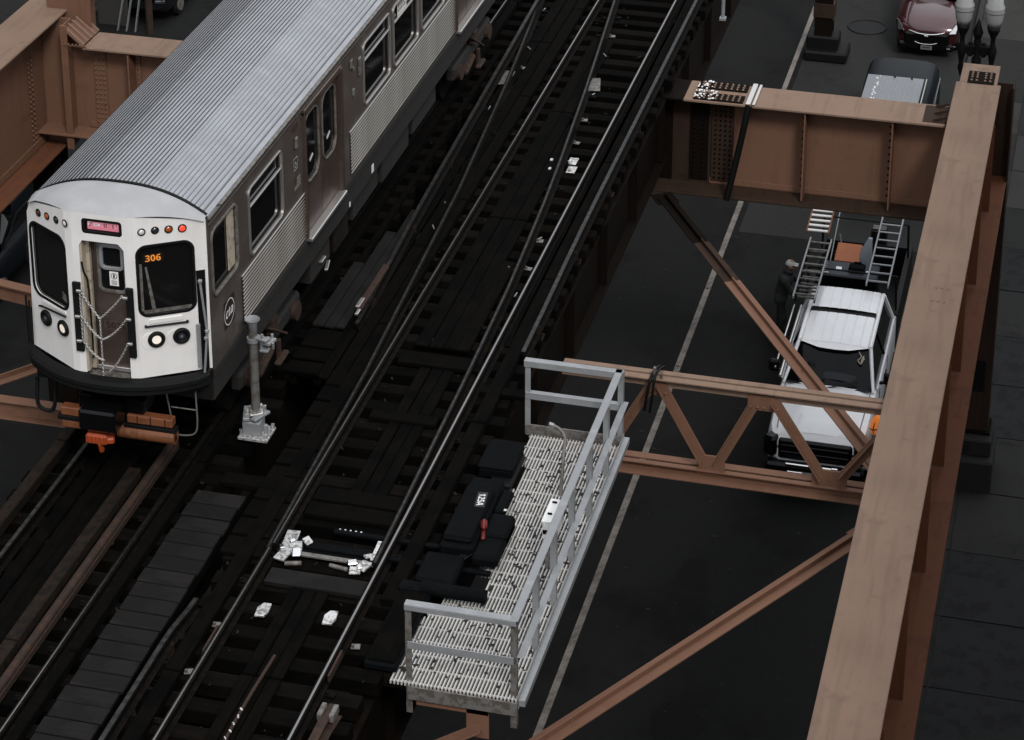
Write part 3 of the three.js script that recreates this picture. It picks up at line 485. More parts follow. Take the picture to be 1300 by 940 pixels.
// loose bits on the ties
{
  const q = rng(313), gs = []; for (let k = 0; k < 420; k++) { const near = q() < .4, x = (near ? -3.145 : 0) + (q() - .5) * 2.4, z = 7 - 26 * q(), s = .012 + .03 * q() * q(); gs.push(bx(s * (1 + 2 * q()), s * .6, s, x, RT - .155, z, .003, 0, q() * 3, q() * .3)); }
  const o = stuff(part('track_debris', gs, M.timber)); tag(o, 'rust scale and splinters scattered over the dark ties', 'debris');
}
// third rails
function thirdRail(label, x, z0, z1, xEnd = x, dip = true) {
  const t = thing('contact_rail', label, 'contact rail', [0, 0, 0]);
  const n = 24, rows = [], tops = [];
  for (let i = 0; i <= n; i++) { const f = i / n, z = z0 + (z1 - z0) * f, dy = .1 - (dip ? .12 * Math.pow(1 - sm(0, .18, f), 1.5) : 0), X = x + (xEnd - x) * f; rows.push(RAILP.map(([a, b]) => [X + a * 1.05, RT + b + dy, z])); tops.push([[X - .028, RT + dy + .003, z], [X + .028, RT + dy + .003, z]]); }
  part('rail', loft(rows, .5), M.railSide, t); part('contact_band', sheet(tops), M.thirdTop, t);
  const ig = mergeGeometries([cyl(.06, .075, .16, 0, 0, 0, 10), bx(.22, .04, .18, 0, -.09, 0)]);
  for (let z = Math.max(z0, z1) - .8; z > Math.min(z0, z1) + .3; z -= 2.4) share('insulator', ig, M.timber, t, x + (xEnd - x) * (z - z0) / (z1 - z0), RT - .12, z);
  return t;
}
thirdRail('grey contact rail on the right of the empty track, ending above the platform railing', 1.15, -4.2, -34);
thirdRail('grey contact rail on the right edge of the plank walkway at lower left', -1.23, 2.5, 9);
thirdRail('grey contact rail with a shiny tip beside the worn boards next to the train', -1.40, -4.4, -30, -2.2);
{ const t = thing('contact_rail', 'rusty end of a contact rail at the bottom edge under the platform', 'contact rail', [0, 0, 0]);
  part('rail', loft([[4.0, .0], [4.4, .06], [8, .08]].map(([z, dy]) => RAILP.map(([a, b]) => [1.0 + a * 1.5, RT + b + dy - .03, z])), .5), M.rust, t); parts('joint_plate', [bx(.06, .1, .22, .93, RT, 4.2, .01), bx(.06, .1, .22, 1.07, RT, 4.2, .01)], M.galvDull, t); }
{ const t = thing('sheathed_cable', 'frayed silver cable lying along the boards at the bottom edge', 'cable', [0, 0, 0]);
  part('cable', tube([[.05, RT - .05, 3.3], [.02, RT - .05, 4.2], [.02, RT - .06, 5], [.04, RT - .06, 6]], .022, 6, 40), M.rust, t);
  parts('foil_wrap', [0, 1, 2, 3, 4, 5].map(k => bx(.025, .015, .05, .02 + .01 * (k % 2), RT - .03, 4.35 + k * .13, .01, R(), R(), R())), M.alu, t); }
// plank walkways
{
  const w = thing('plank_walkway', 'dark plank walkway of narrow cross boards beside the track at lower left', 'walkway', [0, 0, 0]);
  const plankM = [1, .8, 1.15].map(k => { const m = M.plank.clone(); m.color.setScalar(k); return m; });
  const g = [0, 1, 2, 3].map(() => boxUV(chamfer(.66, .05, .274, .008), R() * 7, R() * 7));
  for (let z = .35, k = 0; z < 7; z += .297, k++) { const o = share('plank', g[k % 4], plankM[Math.floor(R() * 3)], w, -1.76 + (R() - .5) * .03, RT - .09 + (R() - .5) * .012, z, (R() - .5) * .012); o.rotation.z = (R() - .5) * .012; }
  parts('joist', [bx(.1, .16, 7, -2.0, RT - .2, 3.5, .01), bx(.1, .16, 7, -1.5, RT - .2, 3.5, .01)], M.wood, w);
  const b = thing('board_walkway', 'worn grey boards laid lengthwise beside the train behind the signal post', 'walkway', [0, 0, 0]);
  for (const [x, wd, m, z1] of [[-1.96, .17, M.plank, -6.3], [-1.78, .16, M.plank, -7.4], [-1.62, .13, M.plank, -8.2]]) part('board', bx(wd, .045, Math.abs(z1 + 4.3), x, RT - .08 + (R() - .5) * .01, (z1 - 4.3) / 2, .008), m, b);
  parts('end_board', [bx(.5, .04, .5, -1.78, RT - .09, -3.95, .008), bx(.5, .04, .3, -1.78, RT - .09, -3.5, .008), bx(.5, .04, .3, -1.78, RT - .09, -3.12, .008)], M.woodX, b);
  parts('joist', [bx(.1, .16, 12, -2.0, RT - .2, -9, .01), bx(.1, .16, 12, -1.55, RT - .2, -9, .01)], M.wood, b);
}
{ const s = thing('splice_cover', 'rusty splice cover with shiny edges on the contact rail beside the worn boards', 'rail joint', [-1.43, RT, -5.0]);
  part('cover', bx(.1, .08, 1.4, 0, .1, -.3, .02), M.rust, s); parts('shiny_tip', [bx(.07, .03, .28, -.02, .13, .25, .01), bx(.05, .04, .16, .02, .11, .5, .01)], M.alu, s); }
// signal post
{
  const s = thing('signal_post', 'grey pipe post with a flared cap and shiny clamped base beside the train', 'signal post', [-1.82, RT - .06, -1.3]);
  part('base_plate', bx(.42, .05, .38, .02, .02, .06, .01), M.bright, s);
  part('base_box', [bx(.25, .2, .23, -.02, .14, .06, .015), bx(.09, .05, .34, -.12, .29, .04, .008, 0, .3), bx(.09, .04, .3, .08, .29, .05, .008, 0, -.4), bx(.05, .16, .05, .17, .12, .1, .01)], M.galv, s);
  parts('base_bolt', [[-.17, .15], [.2, .2], [.2, -.08], [-.16, -.1]].map(([x, z]) => cyl(.025, .025, .07, x, .07, z, 6)), M.bright, s);
  part('base_clamp', [bx(.18, .04, .2, .0, .34, .0, .01, .3, .4), bx(.05, .12, .05, -.1, .33, .08, .01), bx(.05, .12, .05, .1, .34, -.05, .01)], M.bright, s);
  part('pipe', cyl(.056, .06, 1.42, 0, .9, 0, 20), M.galvDull, s);
  part('cap', lathe([[.0, 1.69], [.06, 1.69], [.1, 1.73], [.105, 1.72], [.062, 1.66], [.06, 1.55], [.0, 1.55]], 0, 0, 0, 24), M.galv, s);
  part('clamp', [cyl(.085, .085, .06, 0, 1.42, 0, 18), bx(.22, .04, .1, .12, 1.46, .02, .01, 0, -.3), bx(.16, .05, .18, .2, 1.4, -.03, .01, 0, -.3, .1), bx(.12, .04, .1, .16, 1.28, .0, .01), bx(.04, .12, .04, .12, 1.33, 0, .008)], M.galv, s);
  parts('clamp_bolt', [[.15, 1.5, .05], [.25, 1.46, -.06], [.29, 1.38, .03]].map(p => cyl(.02, .02, .08, ...p, 6)), M.bright, s);
}
// ================================================================= grated work platform
{
  const p = thing('work_platform', 'galvanised grated work platform with a railing beside the switch', 'platform', [0, RT - .15, 0]);
  const bars = [], cross = [], left = z => z < -1.55 ? 1.72 : z < -.95 ? 1.88 : z < -.72 ? 1.5 : z < .75 ? 1.86 : z < 1.0 ? 1.92 : z < 1.3 ? 2.05 : z < 1.75 ? 1.62 : z < 2.0 ? 1.5 : 1.45;
  const cuts = [-2.3, -1.55, -.95, -.72, .75, 1.0, 1.3, 1.75, 2.0, 3.28];
  for (let x = 1.45; x < 2.97; x += .044) { let a = null; for (let i = 0; i < cuts.length - 1; i++) { const ok = left((cuts[i] + cuts[i + 1]) / 2) <= x + .001; if (ok && a === null) a = cuts[i]; if ((!ok || i === cuts.length - 2) && a !== null) { const e = ok ? cuts[i + 1] : cuts[i]; bars.push(span(x - .0095, x + .0095, -.045, 0, a, e, .002)); a = null; } } }
  for (let z = -2.27; z < 3.28; z += .262) { const l = left(z); cross.push(span(l, 2.97, -.035, -.012, z - .005, z + .005, .002)); }
  stuff(part('grating', bars, M.grate, p)); stuff(part('cross_rods', cross, M.grate, p));
  parts('bearer', [-2.1, -.4, 1.4, 3.1].map(z => span(1.2, 2.95, -.2, -.05, z - .05, z + .05, .004)), M.paintDark, p);
  part('kick_plate', [span(2.97, 3.06, -.06, .03, -2.5, 3.3, .004), span(2.975, 2.985, -.1, .08, -2.5, 3.3, .002)], M.galv, p);
  part('kick_plate', span(1.66, 2.97, -.06, .11, -2.38, -2.36, .003), M.galvDull, p);
  part('kick_plate', span(1.66, 2.97, -.2, -.02, 3.29, 3.31, .003), M.galvDull, p);
  const post = (x, z, y0, m) => part('post', [bx(.075, 1.04 - y0, .012, x, (1.04 + y0) / 2, z, .003), bx(.012, 1.04 - y0, .075, x + (x > 2 ? .033 : -.033), (1.04 + y0) / 2, z - .03, .003)], m, p);
  post(1.66, -2.44, -.1, M.galv); post(2.93, -2.46, -.1, M.galv); post(2.90, 3.2, -.45, M.galvDull); post(1.66, 3.22, -.45, M.galvDull);
  for (const z of [-1.55, -.55, .45, 1.4, 2.3]) post(2.93, z, -.08, M.galv);
  part('top_rail', [bx(.1, .012, 5.75, 2.91, 1.05, .37, .003), bx(.012, .09, 5.75, 2.86, 1.0, .37, .003)], M.galv, p);
  part('top_rail', [bx(1.34, .012, .1, 2.28, 1.05, -2.46, .003), bx(1.34, .08, .012, 2.28, 1.0, -2.42, .003)], M.galv, p);
  part('top_rail', [bx(1.32, .012, .1, 2.28, 1.05, 3.2, .003), bx(1.32, .07, .012, 2.28, 1.01, 3.245, .003)], M.galv, p);
  part('mid_rail', [bx(.012, .1, 5.75, 2.95, .52, .37, .003), bx(.09, .012, 5.75, 2.99, .565, .37, .003)], M.galv, p);
  part('mid_rail', [bx(1.3, .1, .012, 2.28, .52, -2.42, .003), bx(1.3, .012, .08, 2.28, .565, -2.45, .003)], M.galv, p);
  part('mid_rail', [bx(1.26, .1, .012, 2.28, .5, 3.24, .003)], M.galv, p);
  part('support_beam', [span(1.75, 2.62, -.3, -.22, 3.2, 3.26, .004), span(2.35, 2.62, -.62, -.2, 3.24, 3.26, .003)], M.paint, p);
  part('support_strut', [bar([2.52, -.5, 3.28], [1.35, -1.25, 3.3], .12, .02), bar([2.52, -.46, 3.25], [1.35, -1.21, 3.27], .02, .1)], M.paint, p);
  const deb = []; for (let k = 0; k < 330; k++) { const z = -2 + R() * 5.1, x = left(z) + R() * (2.93 - left(z)), s = .015 + .045 * R() * R(); deb.push(bx(s * 1.6, .008, s, x, .004, z, .002, (R() - .5) * .4, R() * 3, 0)); }
  stuff(part('leaf_litter', deb, M.under, p));
}
// machines on and beside the platform
{
  const s = thing('switch_machine', 'black switch machine with white lettering and a red lever on the platform', 'switch machine', [1.6, RT - .1, .05]);
  part('housing', [bx(.44, .2, 1.6, -.04, .1, .0, .03), bx(.38, .07, 1.2, -.05, .23, .12, .03)], M.boxDark, s);
  part('cover', bx(.36, .02, 1.15, -.05, .27, .12, .01), M.boxDark, s);
  part('motor', [bx(.34, .16, .95, .34, .08, .42, .04), bx(.3, .2, .5, .36, .1, .2, .03), bx(.16, .1, .5, .26, .1, -.42, .03)], M.boxDark, s);
  part('lever', [bx(.08, .1, .15, .2, .25, .33, .03, .3, .2), bx(.05, .05, .2, .22, .18, .45, .02, 0, .2)], M.red, s);
  part('latch', bx(.05, .015, .04, .38, .25, -.05, .004), M.bright, s);
  printed('lettering', .34, .13, (c, w, h) => { c.fillStyle = '#0c1013'; c.fillRect(0, 0, w, h); c.fillStyle = '#d8d8d6'; c.font = `bold ${Math.round(h * .92)}px sans-serif`; c.textAlign = 'center'; c.textBaseline = 'middle'; c.fillText('125A', w / 2, h / 2, w * .96); }, s, [.03, .2815, -.16], [-Math.PI / 2, 0, -Math.PI / 2 + .1]);
  const b = thing('equipment_box', 'flat black equipment box at the far left corner of the platform', 'equipment box', [1.58, RT - .1, -1.32]);
  part('case', bx(.46, .16, .66, 0, .1, 0, .03), M.boxDark, b); part('lid', bx(.48, .03, .68, 0, .19, 0, .012), M.boxDark, b); part('foot', bx(.3, .1, .8, .1, .02, .1, .02), M.black, b);
  const d = thing('equipment_box', 'black drive unit with a long arm lying below the switch machine', 'equipment box', [1.5, RT - .1, 1.3]);
  part('case', bx(.5, .14, .6, -.04, .07, -.08, .03), M.boxDark, d); part('cables', [0, 1, 2].map(k => tube([[.1 + k * .05, .12, -.3], [.2 + k * .04, .1, -.55], [.15 + k * .06, .1, -.85], [.0 + k * .05, .1, -1.2]], .018, 6, 24)), M.blackGloss, d); part('arm', [cyl(.085, .085, .8, .25, .08, .32, 14, 0, 0, Math.PI / 2), bx(.5, .1, .18, -.2, .05, .3, .03)], M.boxDark, d);
  const f = thing('equipment_box', 'dark flat tray bolted left of the platform front corner', 'equipment box', [1.28, RT - .1, 2.3]);
  part('case', bx(.4, .1, 1.5, 0, 0, .1, .02), M.boxDark, f); part('lid', bx(.34, .03, 1.4, 0, .06, .1, .01), M.wood, f);
  const j = thing('junction_box', 'white junction box fixed to the inside of the platform railing', 'junction box', [2.68, RT + .33, .35]);
  part('case', bx(.17, .26, .5, 0, 0, 0, .02), M.pad, j); part('lid', bx(.19, .03, .52, 0, .14, 0, .01), M.pad, j); parts('latch', [bx(.06, .03, .02, -.02, .165, -.16), bx(.06, .03, .02, -.02, .165, .1), bx(.08, .05, .03, -.03, .0, .262)], M.boxDark, j);
  part('bracket', bx(.05, .4, .06, .0, -.3, .3, .006), M.galvDull, j);
  const c = thing('bent_pipe', 'grey bent conduit with a white tip rising at the far end of the platform', 'conduit', [2.45, RT - .15, -1.3]);
  part('pipe', tube([[.02, 0, .35], [0, .5, .1], [-.02, .62, -.05], [-.1, .70, -.1], [-.2, .74, -.12]], .024, 8, 30), M.galvDull, c); part('tip', rod([-.19, .74, -.12], [-.25, .755, -.12], .026, 8), M.galv, c);
  const pl = thing('conduit_pole', 'pale vertical conduit at the far edge of the deck near the top of the photo', 'pole', [1.74, 8.62, -17.35]);
  part('pipe', [cyl(.035, .035, 2.6, 0, 1.3, 0, 10), bx(.12, .06, .12, 0, .03, 0)], M.galv, pl);
}
// ================================================================= train
{
  const T = thing('transit_car', 'silver rapid transit car with a white front cab running towards the camera', 'train', [-3.145, RT, 0]);
  const LEN = 17.2, HW = 1.12, BW = 1.2;
  const onSide = (g, x) => { g.rotateY(Math.PI / 2); g.translate(x, 0, 0); return g; };   // shape (s,y) -> right wall, s = -z
  const arch = x => 3.68 + .33 * (1 - Math.pow(Math.min(1.02, Math.abs(x) / 1.19), 2.5));
  // right wall with openings
  const wins = [[.60, 2.38, 1.50, 3.30, .12], [1.97, 2.27, 3.27, 3.24, .10], [6.98, 2.27, 8.32, 3.26, .10], [8.52, 2.25, 9.86, 3.26, .10], [10.06, 2.25, 11.4, 3.26, .10]];
  const doors = [[4.2, 5.78], [12.1, 13.68]];
  const wall = rrect(.12, 1.42, LEN, 3.56, .005);
  for (const [a, b, c, d, r] of wins) wall.holes.push(rrect(a, b, c, d, r, THREE.Path));
  const outline = poly([[.38, 1.42], [doors[0][0], 1.42], [doors[0][0], 3.34], [doors[0][1], 3.34], [doors[0][1], 1.42], [doors[1][0], 1.42], [doors[1][0], 3.34], [doors[1][1], 3.34], [doors[1][1], 1.42], [LEN, 1.42], [LEN, 3.54], [.38, 3.54]]);
  outline.holes = wall.holes;
  part('side_wall', onSide(ext(outline, .035), HW - .035).translate(.08, .125, .31), M.sideDark, T);
  part('side_wall', span(-BW, -BW + .035, 1.5, 3.66, -LEN, -.1, .004), M.sideDark, T);
  part('rear_wall', span(-HW + .04, HW - .04, 1.42, 3.66, -LEN, -LEN + .04), M.sideDark, T);
  part('floor', span(-HW + .04, HW - .04, 1.36, 1.42, -LEN, -.3), M.under, T);
  parts('inner_lining', [span(.9, .93, 1.55, 3.6, -LEN + .1, -1.2), span(-.93, .93, 1.43, 3.6, -1.2, -1.17)], M.black, T);
  // fluted panels
  for (const [s0, s1] of [[1.6, 4.16], [6.24, 12.05], [13.75, 17.1]]) {
    const fp = part('fluted_panel', span(HW - .01, HW + .004, 1.45, 2.14, -s1, -s0, .002), M.under, T);
    const rg = (() => { const P = []; for (let k = 0; k <= 6; k++) { const a = -Math.PI / 2 + Math.PI * k / 6; P.push([.022 * Math.cos(a), .0115 * Math.sin(a)]); } return sheet(P.map(([x, y]) => [[x, y, -s1 + .01], [x, y, -s0 - .01]]), 1.2); })();
    for (let i = 0; i < 12; i++) share('rib', rg, M.stainless, fp, HW + .004, 1.48 + i * .0565, 0);
    part('belt_strip', bx(.02, .03, s1 - s0, HW + .01, 2.155, -(s0 + s1) / 2, .006), M.alu, T);
  }
  // side windows
  wins.forEach(([a, b, c, d, r], i) => {
    const w = part('side_window', onSide(ring(a - .018, b - .018, c + .018, d + .018, r + .014, .026, .03, .005), HW - .012), i ? M.alu : M.galvDull, T);
    part('pane', onSide(ext(rrect(a, b, c, d, r), .01), HW - .05), M.glass, w);
    if (i) part('transom', span(HW - .03, HW + .01, b + (d - b) * .70, b + (d - b) * .70 + .035, -c + .02, -a - .02, .006), M.alu, w);
    else part('blind', span(HW - .036, HW - .02, b + .05, d - .05, -c + .03, -c + .27, .004), M.cream, w);
    if (i === 3) printed('notice', .5, .24, (x, W, H) => { x.fillStyle = '#c9c6c2'; x.fillRect(0, 0, W, H); x.fillStyle = '#3a3634'; for (let k = 0; k < 5; k++) { x.fillRect(W * (.08 + .17 * k), H * .2, W * .1, H * .25); x.fillRect(W * (.1 + .17 * k), H * .6, W * .07, H * .2); } }, w, [HW - .028, 3.1, -9.1], [0, Math.PI / 2, 0], 128);
  });
  // door leaves
  for (const [a, b] of doors) {
    const m = (a + b) / 2;
    for (const [s0, s1] of [[a + .03, m - .012], [m + .012, b - .03]]) {
      const o = rrect(s0, 1.46, s1, 3.32, .03); const wn = rrect(s0 + .08, 2.2, s1 - .07, 3.24, .2, THREE.Path); o.holes.push(wn);
      const lf = part('door_leaf', onSide(ext(o, .035, .006), HW - .06), M.doorSteel, T);
      part('pane', onSide(ext(rrect(s0 + .06, 2.18, s1 - .05, 3.26, .16), .008), HW - .05), M.glass, lf);
      part('pane_frame', onSide(ring(s0 + .07, 2.19, s1 - .06, 3.25, .2, .016, .02, .004), HW - .028), M.galvDull, lf);
      part('sticker', bx(.004, .04, .15, HW - .036, 2.5, -(s0 + s1) / 2 - .02, .001, .35), M.pad, lf);
    }
    parts('door_post', [span(HW - .05, HW + .05, 1.44, 3.4, -a - .02, -a + .04, .012), span(HW - .05, HW + .06, 1.44, 3.4, -b - .06, -b + .02, .014)], M.doorSteel, T);
    part('door_sill', [span(HW - .05, HW + .10, 1.38, 1.44, -b - .02, -a + .02, .01)], M.alu, T);
    part('door_header', span(HW - .05, HW + .05, 3.34, 3.44, -b - .04, -a + .04, .014), M.doorSteel, T);
    part('door_pocket', span(HW - .2, HW - .14, 1.45, 3.34, -b, -a), M.black, T);
  }
  // roof: ridged arch with smooth shoulders
  {
    const pr = []; const n = 40, x0 = -1.13, x1 = 1.13; pr.push([-1.215, 3.65], [-1.17, 3.69]);
    for (let i = 0; i < n; i++) { const a = x0 + (x1 - x0) * i / n, h = (x1 - x0) / n; for (const [f, d] of [[.0, .002], [.10, .014], [.2, .018], [.5, .020], [.8, .018], [.90, .014]]) { const x = a + h * f; pr.push([x, arch(x) + .01 + d]); } }
    pr.push([1.135, arch(1.13)], [1.16, arch(1.15) + .004], [1.195, 3.69], [1.215, 3.65]);
    part('roof', sheet(pr.map(([x, y]) => [[x, y, -.22], [x, y, -LEN]]).reverse(), .55), M.roof, T);
    part('roof_front_trim', sheet([...Array(29)].map((_, i) => { const x = -1.19 + 2.38 * i / 28; return [[x, arch(x) + .035, -.20], [x, arch(x) + .03, -.26]]; })), M.rubber, T);
    parts('gutter', [span(HW - .02, HW + .035, 3.515, 3.545, -LEN, -.5, .006), span(HW - .01, HW + .02, 3.44, 3.46, -LEN, -.5, .004)], M.sideDark, T);
    part('gutter', span(HW + .0, HW + .05, 3.545, 3.57, -LEN, -.9, .006), M.galvDull, T);
  }
  // front mask: three flat faces and a cap that leans back
  const zc = .45, xc = .36, xi = .46, zi = .425, xo = 1.24, zo = -.05, yb = 1.62, yt = 3.89;
  const fw = Math.hypot(xo - xi, zi - zo), fa = Math.atan2(zi - zo, xo - xi);
  const onR = g => { g.rotateY(fa); g.translate(xi, 0, zi); return g; };                   // face coords u from the inner edge outward
  const onL = g => { g.rotateY(-fa); g.translate(-xi, 0, zi); return g; };
  const PR = (u, y, d = 0) => [xi + Math.cos(fa) * u + Math.sin(fa) * d, y, zi - Math.sin(fa) * u + Math.cos(fa) * d];
  const PL = (u, y, d = 0) => { const p = PR(-u, y, d); return [-p[0], p[1], p[2]]; };
  const wy0 = 2.50, wy1 = 3.47;
  const sr = poly([[0, yb], [fw - .145, yb], [fw - .155, 3.04], [fw, 3.04], [fw, yt - .16], [0, yt]]); sr.holes.push(rrect(.03, wy0, fw - .18, wy1, .12, THREE.Path));
  part('front_mask', onR(ext(sr, .03).translate(0, 0, -.03)), M.white, T);
  part('front_mask', onR(ext(poly([[fw - .035, yb], [fw, yb], [fw, 3.04], [fw - .035, 3.04]]), .03).translate(0, 0, -.03)), M.white, T);
  const sl = poly([[0, yb], [-fw + .02, yb], [-fw + .08, yt - .32], [-fw + .17, yt - .14], [0, yt]]); sl.holes.push(rrect(-fw + .13, wy0 - .06, -.03, wy1, .14, THREE.Path));
  part('front_mask', onL(ext(sl, .03).translate(0, 0, -.03)), M.white, T);
  part('front_mask', [[xc, zc, xi, zi], [-xi, zi, -xc, zc]].map(([a, za, b, zb]) => sheet([[[a, yb, za], [b, yb, zb]], [[a, yt, za], [b, yt, zb]]]))[0], M.white, T); part('front_mask', sheet([[[-xi, yb, zi], [-xc, yb, zc]], [[-xi, yt, zi], [-xc, yt, zc]]]), M.white, T);
  const sc = poly([[-xc, yb], [-.27, yb], [-.27, 3.43], [-.22, 3.51], [.26, 3.51], [.33, 3.43], [.33, yb], [xc, yb], [xc, yt], [-xc, yt]]); sc.holes.push(rrect(-.21, 3.62, .32, 3.82, .04, THREE.Path));
  part('front_mask', ext(sc, .03).translate(0, 0, zc - .03), M.white, T);
  {
    const bot = [], top = [], K = 28;
    for (let i = 0; i <= K; i++) { const x = -xo + 2 * xo * i / K, ax = Math.abs(x), z = ax < xc ? zc : ax < xi ? zc - (ax - xc) / (xi - xc) * (zc - zi) : zi - (ax - xi) / (xo - xi) * zi, f = ax < xi ? 0 : (ax - xi) / (xo - xi); const lx = x < -1.06 ? -1.06 + (x + 1.06) * .2 : x; bot.push([lx, yt - .16 * f * f, lx === x ? z : z + .06]); top.push([x < -1.05 ? -1.03 + (x + 1.05) * .5 : x * .98, arch(x * .97) + .02, -.2]); }
    const rows = [bot, ...[.12, .3, .6, 1].map(t => bot.map((b, i) => { const q = top[i], ar = .05 * Math.sin(t * Math.PI); return [b[0] + (q[0] - b[0]) * t, b[1] + (q[1] - b[1]) * Math.pow(t, .8) + ar, b[2] + (q[2] - b[2]) * t]; }))];
    part('front_cap', sheet(rows.map(r => r.slice()), 1.2), M.capWhite, T);
    parts('corner_cheek', [sheet([[[xo, 1.5, zo], [xo, yt - .16, zo]], [[BW, 1.5, -.12], [BW, 3.66, -.22]]]), sheet([[[-xo + .02, 1.5, zo], [-xo + .09, yt - .3, zo + .04]], [[-BW, 1.5, -.12], [-BW, 3.64, -.24]]])], M.sideDark, T);
  }
  // windscreens
  const wsR = part('windscreen', onR(ext(rrect(.022, wy0 - .01, fw - .17, wy1 + .01, .12), .01).translate(0, 0, -.045)), M.glass, T);
  part('gasket', onR(ring(.012, wy0 - .02, fw - .16, wy1 + .02, .14, .03, .012, .003).translate(0, 0, -.006)), M.black, wsR);
  part('reveal', [onR(ext(rrect(.055, wy0 + .03, .09, wy1 - .25, .01), .006).translate(0, 0, -.034)), onR(ext(rrect(.07, wy0 + .015, fw - .22, wy0 + .06, .01), .006).translate(0, 0, -.034)), onR(ext(poly([[.19, wy0 + .07], [.24, wy0 + .07], [.15, wy1 - .3], [.125, wy1 - .3]]), .004).translate(0, 0, -.034))], M.galvDull, wsR);
  const wsL = part('windscreen', onL(ext(rrect(-fw + .12, wy0 - .07, -.02, wy1 + .01, .14), .01).translate(0, 0, -.045)), M.glass, T);
  part('gasket', onL(ring(-fw + .11, wy0 - .08, -.01, wy1 + .02, .16, .03, .012, .003).translate(0, 0, -.006)), M.black, wsL);
  part('cab_paper', onL(ext(poly([[-.2, wy0 + .05], [-.1, wy0 + .02], [-.12, wy0 + .12], [-.19, wy0 + .16]]), .004).translate(0, 0, -.034)), M.galvDull, wsL);
  printed('run_number', .27, .125, (c, w, h) => { c.fillStyle = '#000'; c.fillRect(0, 0, w, h); c.fillStyle = '#ff9a3a'; c.font = `bold ${Math.round(h * .98)}px sans-serif`; c.textAlign = 'center'; c.textBaseline = 'middle'; c.fillText('306', w / 2, h * .54, w * .96); c.fillStyle = 'rgba(0,0,0,.35)'; for (let x = 0; x < w; x += 8) c.fillRect(x, 0, 2, h); for (let y = 0; y < h; y += 8) c.fillRect(0, y, w, 2); }, wsR, PR(.235, 3.29, -.03), [0, fa, 0], 256, { emissiveMap: true, emissive: new THREE.Color(1, 1, 1), emissiveIntensity: .85, color: new THREE.Color(.02, .02, .02) });
  // destination sign
  const ds = part('destination_sign', [span(-.21, .32, 3.62, 3.82, zc - .08, zc - .05, .004), ring(-.21, 3.62, .32, 3.82, .04, .03, .02).translate(0, 0, zc - .02)], M.black, T);
  printed('sign_face', .43, .125, (c, w, h) => { const r = rng(77); c.fillStyle = '#efa3b2'; c.fillRect(0, 0, w, h); c.fillStyle = '#cf5068'; for (let x = 0; x < w; x += 6) c.fillRect(x, 0, 2, h); c.fillStyle = '#f6dfe2'; for (let i = 0; i < 300; i++) c.fillRect(Math.floor(r() * w / 4) * 4, Math.floor(r() * h / 4) * 4 * .75, 4, 4); c.fillStyle = '#f4e6e8'; c.fillRect(w * .03, h * .12, w * .08, h * .5); c.fillRect(w * .2, h * .3, w * .2, h * .28); c.fillStyle = '#3a0c18'; c.font = `bold ${Math.round(h * .55)}px sans-serif`; c.textBaseline = 'middle'; c.textAlign = 'center'; for (const [s, x] of [['2', .09], ['~', .28], ['I', .53], ['I', .59], ['I', .8], ["'", .92]]) c.fillText(s, w * x, h * .45); c.fillStyle = '#b03049'; for (let y = 0; y < h; y += 6) c.fillRect(0, y, w, 1); }, ds, [.06, 3.72, zc - .046], [0, 0, 0], 384, { emissiveMap: true, emissive: new THREE.Color(1, 1, 1), emissiveIntensity: .36, color: new THREE.Color(.4, .4, .4) });
  // marker lamps and headlamps
  const lamp = (P, u, y, r, m, name, extra = 0) => {
    const o = part(name, place(boxUV(new THREE.TorusGeometry(r, r * .22, 8, 24)), 0, 0, 0), M.black, T);
    const p = P(u, y, .004), ry = P === PR ? fa : -fa; o.position.set(...p); o.rotation.y = ry;
    part('lens', place(boxUV(new THREE.SphereGeometry(r * 1.25, 20, 8, 0, 6.2832, 0, .88)), 0, 0, -r * .78, Math.PI / 2), m, o);
    return o;
  };
  const yu = u => 3.64;
  lamp(PR, .106, 3.68, .043, M.lens, 'marker_lamp'); lamp(PR, .275, 3.68, .043, M.lensSmoke, 'marker_lamp'); lamp(PR, .445, 3.67, .045, M.amber, 'marker_lamp'); lamp(PR, .616, 3.66, .047, M.redLit, 'marker_lamp');
  lamp(PL, .02, 3.71, .043, M.lens, 'marker_lamp'); lamp(PL, -.17, 3.69, .043, M.lensSmoke, 'marker_lamp'); lamp(PL, -.37, 3.67, .043, M.amber, 'marker_lamp'); lamp(PL, -.56, 3.65, .045, M.lensDark, 'marker_lamp');
  for (const [P, u, lit] of [[PR, .216, 1], [PR, .535, 0], [PL, -.165, 1], [PL, -.54, 0]]) {
    const o = part('headlamp', [place(boxUV(new THREE.TorusGeometry(.085, .028, 10, 28)), 0, 0, .01), place(boxUV(new THREE.CylinderGeometry(.1, .1, .02, 24)), 0, 0, -.004, Math.PI / 2)], M.black, T);
    o.position.set(...P(u, 2.155, .006)); o.rotation.y = P === PR ? fa : -fa;
    if (lit) part('lens', place(boxUV(new THREE.CylinderGeometry(.058, .058, .012, 20)), 0, 0, .018, Math.PI / 2), M.lampLit, o);
    else { part('lens', place(boxUV(new THREE.CylinderGeometry(.05, .05, .012, 20)), 0, 0, .016, Math.PI / 2), M.lensSmoke, o); part('bulb', place(boxUV(new THREE.CylinderGeometry(.02, .02, .014, 12)), 0, 0, .02, Math.PI / 2), M.galvDull, o); }
    if (P === PR) part('blank_ring', place(boxUV(new THREE.CylinderGeometry(.12, .125, .012, 28)), -.07, -.02, -.006, Math.PI / 2), M.white, o);
  }
